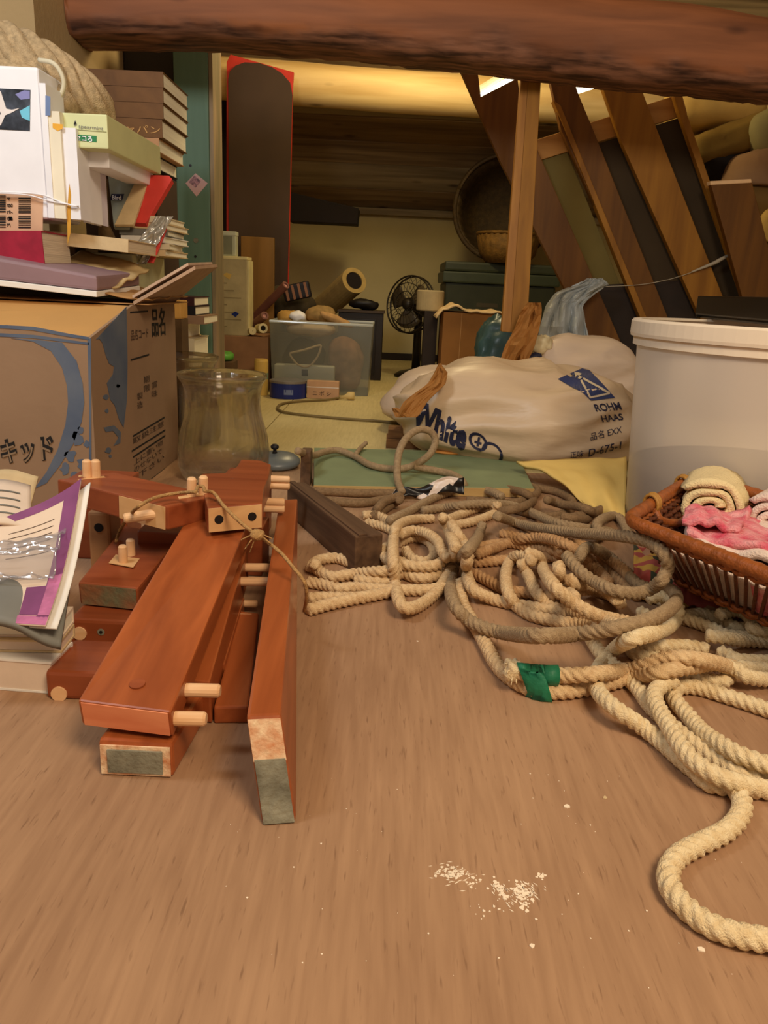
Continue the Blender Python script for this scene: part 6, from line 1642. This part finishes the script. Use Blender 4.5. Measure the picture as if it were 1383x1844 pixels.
# ropes by the basket, lower right heap
rope('heap', 'rope', 'pale cream twisted rope heaped on the floor below the patterned scarf', M_crw, [
    [(1235, 1108), (1271, 1106), (1305, 1120), (1346, 1133), (1540, 1140)],
    [(1064, 1150), (1083, 1178), (1110, 1202), (1149, 1240), (1171, 1271), (1200, 1298), (1244, 1336), (1280, 1360), (1316, 1382), (1353, 1397), (1540, 1404)],
    [(1195, 1186), (1155, 1182), (1136, 1170), (1144, 1164), (1177, 1164), (1210, 1163), (1244, 1164), (1277, 1171)],
    [(1230, 1114), (1255, 1121), (1288, 1133), (1330, 1147), (1540, 1160)],
    [(1294, 1108), (1318, 1100), (1341, 1104), (1357, 1120), (1371, 1136), (1540, 1148)],
    [(1271, 1144), (1305, 1149), (1346, 1154), (1540, 1164)],
    [(1294, 1172), (1318, 1182), (1341, 1190), (1540, 1196)],
    [(1230, 1215), (1277, 1226), (1302, 1228), (1318, 1212), (1338, 1201), (1360, 1204), (1540, 1216)],
    [(1290, 1195), (1330, 1206), (1360, 1222), (1540, 1232)],
    [(1150, 1100), (1180, 1112), (1205, 1095), (1190, 1080)],
    ], R1)
# left bundle with the knot
rope('knot', 'rope', 'knotted cream twisted rope bundle beside the dark wooden bar', M_cr, [
    [(552, 1048), (580, 1052), (609, 1060), (644, 1058), (702, 1062), (771, 1062), (800, 1056)],
    [(554, 1078), (586, 1076), (621, 1077), (660, 1076)],
    [(554, 1099), (586, 1090), (621, 1082), (656, 1075), (690, 1069), (712, 1062)],
    [(558, 1024), (568, 1012), (586, 1006), (609, 1005), (634, 1014)],
    [(642, 1016), (670, 1013), (697, 1012), (730, 1012)],
    [(639, 1043), (670, 1048), (700, 1046), (723, 1032), (744, 1039), (767, 1041), (790, 1034), (780, 1022)],
    [(566, 1014), (571, 1024), (586, 1035), (605, 1039), (632, 1034), (667, 1030), (700, 1028), (720, 1024)],
    [(653, 928), (679, 928), (697, 937), (713, 950), (730, 962)],
    [(660, 940), (690, 948), (712, 958)],
    [(696, 985), (692, 1000), (706, 1012), (737, 1018), (762, 1020), (785, 1018), (801, 1006), (796, 990)],
    [(718, 978), (739, 969), (762, 970), (778, 981), (782, 1000), (768, 1012), (742, 1006), (730, 990)],
    [(722, 962), (744, 955), (768, 960), (788, 975), (796, 992), (808, 1008)],
    [(806, 936), (841, 922), (866, 914), (900, 910)],
    [(812, 946), (841, 942), (865, 935), (890, 925), (908, 916)],
    [(782, 934), (748, 935), (725, 941), (712, 953), (708, 976), (708, 1004), (710, 1039), (714, 1062), (720, 1085), (732, 1096), (753, 1091), (776, 1076), (797, 1052), (812, 1022), (818, 990), (810, 966)],
    [(797, 932), (808, 956), (822, 988)],
    [(813, 944), (827, 967), (840, 985)],
    ], R1)
# loops of cream rope in the middle
rope('loops', 'rope', 'cream twisted rope in long parallel loops in the middle of the floor', M_cr, [
    [(843, 1000), (840, 1030), (853, 1062), (886, 1078), (920, 1087), (960, 1094), (1000, 1100), (1050, 1110), (1100, 1122), (1150, 1134)],
    [(1006, 1018), (1009, 1040), (1019, 1060), (1033, 1076)],
    [(1033, 1064), (1066, 1062), (1099, 1072), (1118, 1087)],
    [(1024, 1040), (1036, 1052), (1060, 1054), (1090, 1064), (1112, 1080)],
    [(938, 1012), (953, 1040), (966, 1066), (986, 1090), (1026, 1101), (1066, 1114), (1113, 1125), (1160, 1135)],
    [(946, 994), (970, 1003), (980, 1030), (996, 1053), (1019, 1076), (1046, 1094), (1079, 1110), (1129, 1120)],
    [(960, 1012), (943, 1000), (922, 1005), (911, 1030), (913, 1060), (926, 1086), (953, 1106), (993, 1117), (1033, 1123), (1080, 1128)],
    ], R1)
# front rope with the S bend, and the long runs to the right edge
rope('front', 'rope', 'long cream twisted rope making the S bend nearest the camera at the lower right', M_crw, [
    [(1165, 1080), (1190, 1074), (1210, 1080), (1222, 1096), (1216, 1118), (1194, 1135), (1155, 1146), (1119, 1160), (1091, 1185), (1074, 1214), (1078, 1246), (1113, 1279), (1156, 1308), (1193, 1337), (1225, 1366), (1258, 1392), (1300, 1415), (1540, 1432)],
    [(1540, 1325), (1420, 1290), (1345, 1265), (1298, 1250), (1262, 1239), (1229, 1237), (1212, 1246), (1218, 1264), (1240, 1289), (1265, 1318), (1298, 1340), (1338, 1362), (1420, 1388), (1540, 1410)],
    [(1560, 1445), (1420, 1428), (1383, 1422), (1334, 1412), (1291, 1397), (1255, 1375), (1229, 1347), (1207, 1311), (1187, 1278), (1178, 1255), (1186, 1238), (1215, 1226)],
    [(1600, 1712), (1430, 1700), (1383, 1693), (1334, 1685), (1280, 1667), (1236, 1635), (1209, 1602), (1204, 1569), (1224, 1540), (1265, 1518), (1309, 1496), (1334, 1467), (1336, 1440), (1322, 1418), (1300, 1400)],
    ], R1)
# rope taped with green tape
TL = [(828, 1048), (833, 1086), (843, 1106), (863, 1139), (876, 1163), (890, 1190), (908, 1212), (930, 1228), (955, 1240), (978, 1245), (1025, 1245), (1084, 1234), (1135, 1221), (1189, 1210), (1244, 1201), (1280, 1196), (1320, 1200)]
TU = [(926, 1207), (940, 1212), (975, 1216), (1007, 1216), (1055, 1215), (1105, 1210), (1156, 1201), (1193, 1187), (1229, 1184), (1273, 1190), (1310, 1200)]
t = rope('tape', 'rope', 'cream rope whose end is bound to itself with green tape', M_cr, [TL, TU], R1)
def pproj(p):
    d = Vector(p) - CAMP; f = d.dot(FW); return IW / 2 + FPX * d.dot(RT) / f, IH / 2 - FPX * d.dot(UP) / f
def near_px(arr, x): return Vector(min((tuple(q) for q in arr), key=lambda q: abs(pproj(q)[0] - x) + (0 if pproj(q)[1] > 1195 else 500)))
RA, RB = PLACED[-2], PLACED[-1]
wl = Vector(RB[0])
mbw = MB().blob(wl, (.0085, .0085, .0085), .9, .0035, 260, 3, 26, 18)
random.seed(5)
for k in range(10):
    v = Vector((random.uniform(-1, .2), random.uniform(-1, 1), random.uniform(-.6, .9))).normalized(); mbw.tube([wl + v * .005, wl + v * .009, wl + v * .011 + Vector((0, 0, -.002))], .0006, 4)
mbw.build('frayed_end', M_crw, t, smooth=True)
def tape(u, v):
    x = 944 + 40 * u; qa, qb = near_px(RA, x), near_px(RB, x); an = 2 * PI * v; mid_ = (qa + qb) / 2; hv = (qb - qa) / 2; e1 = hv.normalized(); e2 = Vector((1, 0, 0)).cross(e1).normalized()
    return mid_ + e1 * ((hv.length + .0085) * math.cos(an)) + e2 * (.0088 * math.sin(an))
M_tp = mat('green_cloth_tape', (30, 112, 78), .5, .2, 60, .2, 200)
MB().grid(tape, 12, 28).build('green_tape', M_tp, t, smooth=True, solid=.0010)
MB().grid(lambda u, v: near_px(RB, 980 + 28 * u) + Vector((0, .0078 * math.cos(2 * PI * v), .0078 * math.sin(2 * PI * v))), 8, 20).build('green_tape', M_tp, t, smooth=True, solid=.0008)
# grey braided rope on top
rope('grey', 'rope', 'grey braided rope lying on top of the heap in one large open loop', M_gry, [
    [(700, 938), (735, 922), (761, 907), (790, 893), (819, 885), (854, 881), (883, 885), (905, 895)],
    [(760, 920), (780, 917), (830, 910), (880, 907), (930, 912), (966, 927), (996, 940), (1040, 950), (1100, 958)],
    [(1039, 1010), (1059, 985), (1096, 1002), (1126, 1028), (1146, 1050), (1166, 1058)],
    [(896, 930), (946, 946), (996, 954), (1046, 960, .035), (1096, 963, .062), (1139, 968, .078), (1172, 977, .083), (1196, 997, .078), (1202, 1020, .064), (1193, 1043, .050), (1169, 1062, .036), (1139, 1069), (1099, 1061), (1063, 1043), (1039, 1023), (1020, 1000)],
    [(868, 946), (861, 967), (843, 990), (823, 1013), (813, 1040), (812, 1070), (823, 1096), (847, 1119), (890, 1136), (946, 1144), (1013, 1144), (1079, 1136), (1146, 1123), (1188, 1108), (1216, 1086), (1214, 1066), (1192, 1058)],
    [(1085, 965), (1075, 945), (1090, 932), (1112, 930), (1126, 948), (1132, 968)],
    ], R1)
# rope with the upright loop on the green board
t = thing('rope', 'brown braided rope snaking over the green board with one upright loop', 'rope', PZ(720, 840, .014), 'ropes heaped on the plywood floor')
gz = .014 + .0062
lp = [PZ(536, 812, .062), PZ(548, 816, .050), PZ(566, 820, .030), PZ(583, 814, .026), PZ(609, 811, .024), PZ(639, 822, gz), PZ(666, 837, gz), PZ(700, 844, gz), PZ(737, 841, .024), PY(771, 821, 1.225), PY(784, 795, 1.235), PY(775, 777, 1.235), PY(752, 774, 1.225), PY(730, 791, 1.205), PY(718, 817, 1.185), PY(715, 847, 1.165), PY(717, 868, 1.15), PZ(724, 886, .014)]
rope_mesh(MB(), crom(lp, 14), .0058, 8, 1.6, .05, 20, .0022).build('rope_length', M_gry, t, smooth=True, weld=False)
lp = [PZ(745, 840, gz + .006), PZ(793, 849, gz), PZ(816, 855, gz), PZ(832, 866, gz), PZ(838, 880, .008)]
rope_mesh(MB(), crom(lp, 14), .0058, 8, 1.6, .05, 20, .0022).build('rope_length', M_gry, t, smooth=True, weld=False)
lp = [PZ(660, 797, gz + .006), PZ(650, 806, gz), PZ(641, 817, gz)]
rope_mesh(MB(), crom(lp, 10), .0042, 8, 1.6, .05, 20, .0022).build('rope_length', M_gry, t, smooth=True, weld=False)
# black and white printed wrapper among the ropes
def wrapr(u, v):
    q = PY(704 + 132 * u, 900 - 14 * u - 30 * v * (.45 + .6 * u), 1.115 + .01 * v); q.y += .010 * noise.noise((u * 5, v * 3, 4)); q.z += .004 * math.sin(u * 11); return q
def zeb(name):
    mt, N, L, b = base_mat(name); tc = N.new('ShaderNodeTexCoord'); vo = N.new('ShaderNodeTexVoronoi'); vo.inputs['Scale'].default_value = 42; L.new(tc.outputs['Object'], vo.inputs['Vector'])
    sx = N.new('ShaderNodeSeparateColor'); L.new(vo.outputs['Color'], sx.inputs[0]); rp = N.new('ShaderNodeValToRGB'); rp.color_ramp.interpolation = 'CONSTANT'
    rp.color_ramp.elements[0].color = lin((24, 20, 18)); rp.color_ramp.elements[1].color = lin((226, 206, 190)); rp.color_ramp.elements[1].position = .45
    L.new(sx.outputs[0], rp.inputs[0]); L.new(rp.outputs[0], b.inputs['Base Color']); b.inputs['Roughness'].default_value = .35
    return mt
tag(MB().grid(wrapr, 30, 8).build('wrapper', zeb('black_white_print'), smooth=True, solid=.0008), 'crumpled black and white printed wrapper caught among the brown ropes', 'wrapper')

# ------------------------------------------------------------------ crumbs and flakes on the floor
random.seed(21)
M_crumb = mat('white_plaster_crumb', (240, 222, 196), .9, .08)
mbc = MB()
def streak(x, y, l, w, a):
    q = PZ(x, y, .0001); d = Vector((math.cos(a), math.sin(a), 0)); n_ = Vector((-d.y, d.x, 0))
    return [q - d * l, q - n_ * w + d * l * .2, q + d * l, q + n_ * w * .8], (0, 0, .00025)
def chip(x, y, s, flat=.45):
    q = PZ(x, y, .0001); n = random.randint(4, 6); a0 = random.random() * 6
    poly = [q + Vector((s * random.uniform(.5, 1.2) * math.cos(a0 + 2 * PI * i / n), s * random.uniform(.5, 1.2) * math.sin(a0 + 2 * PI * i / n), 0)) for i in range(n)]
    return poly, (0, 0, s * flat)
for cx, cy, sx, sy, n, sl in ((815, 1572, 26, 9, 60, .25), (855, 1590, 16, 14, 16, .5), (900, 1602, 10, 20, 45, 1.2), (940, 1608, 16, 20, 70, 1.0), (972, 1578, 8, 6, 16, 0), (880, 1640, 60, 30, 12, 0), (945, 1635, 12, 10, 18, .6)):
    for _ in range(n):
        u, v = random.gauss(0, .5), random.gauss(0, .5)
        p_, h_ = chip(cx + u * sx + v * sl * 8, cy + v * sy + u * sl * 4, random.uniform(.0003, .0012), .3); mbc.prism(p_, h_)
for cx, cy, n, sp_, a in ((812, 1572, 46, 16, .25), (900, 1600, 26, 9, 1.9), (945, 1606, 60, 14, 2.2), (850, 1588, 10, 14, .4), (925, 1628, 12, 14, 2.2)):
    for _ in range(n):
        p_, h_ = streak(cx + random.gauss(0, 1) * sp_, cy + random.gauss(0, 1) * sp_ * .55, random.uniform(.0006, .0019), random.uniform(.0002, .0005), a + random.uniform(-.3, .3)); mbc.prism(p_, h_)
for _ in range(60):
    p_, h_ = chip(random.uniform(380, 1350), random.uniform(1380, 1780), random.uniform(.0002, .0007), .4); mbc.prism(p_, h_)
o = mbc.build('plaster_crumbs', M_crumb); o['kind'] = 'stuff'; tag(o, 'white plaster crumbs scattered on the brown plywood in the foreground', 'crumbs')
for (x, y, s, lab) in ((1021, 1453, .0022, 'largest white paint flake on the plywood left of the S bend rope'), (1090, 1437, .0016, 'small greenish flake on the plywood near the S bend rope'), (958, 1704, .0015, 'lone white flake on the plywood near the bottom of the picture'), (1264, 1711, .0018, 'white flake just below the S bend rope at the lower right'), (752, 1155, .0012, 'tiny white flake on the plywood beside the knotted rope')):
    p_, h_ = chip(x, y, s, .35); tag(MB().prism(p_, h_).build('flake', M_crumb if 'green' not in lab else M_papy), lab, 'flake', 'flakes on the plywood')
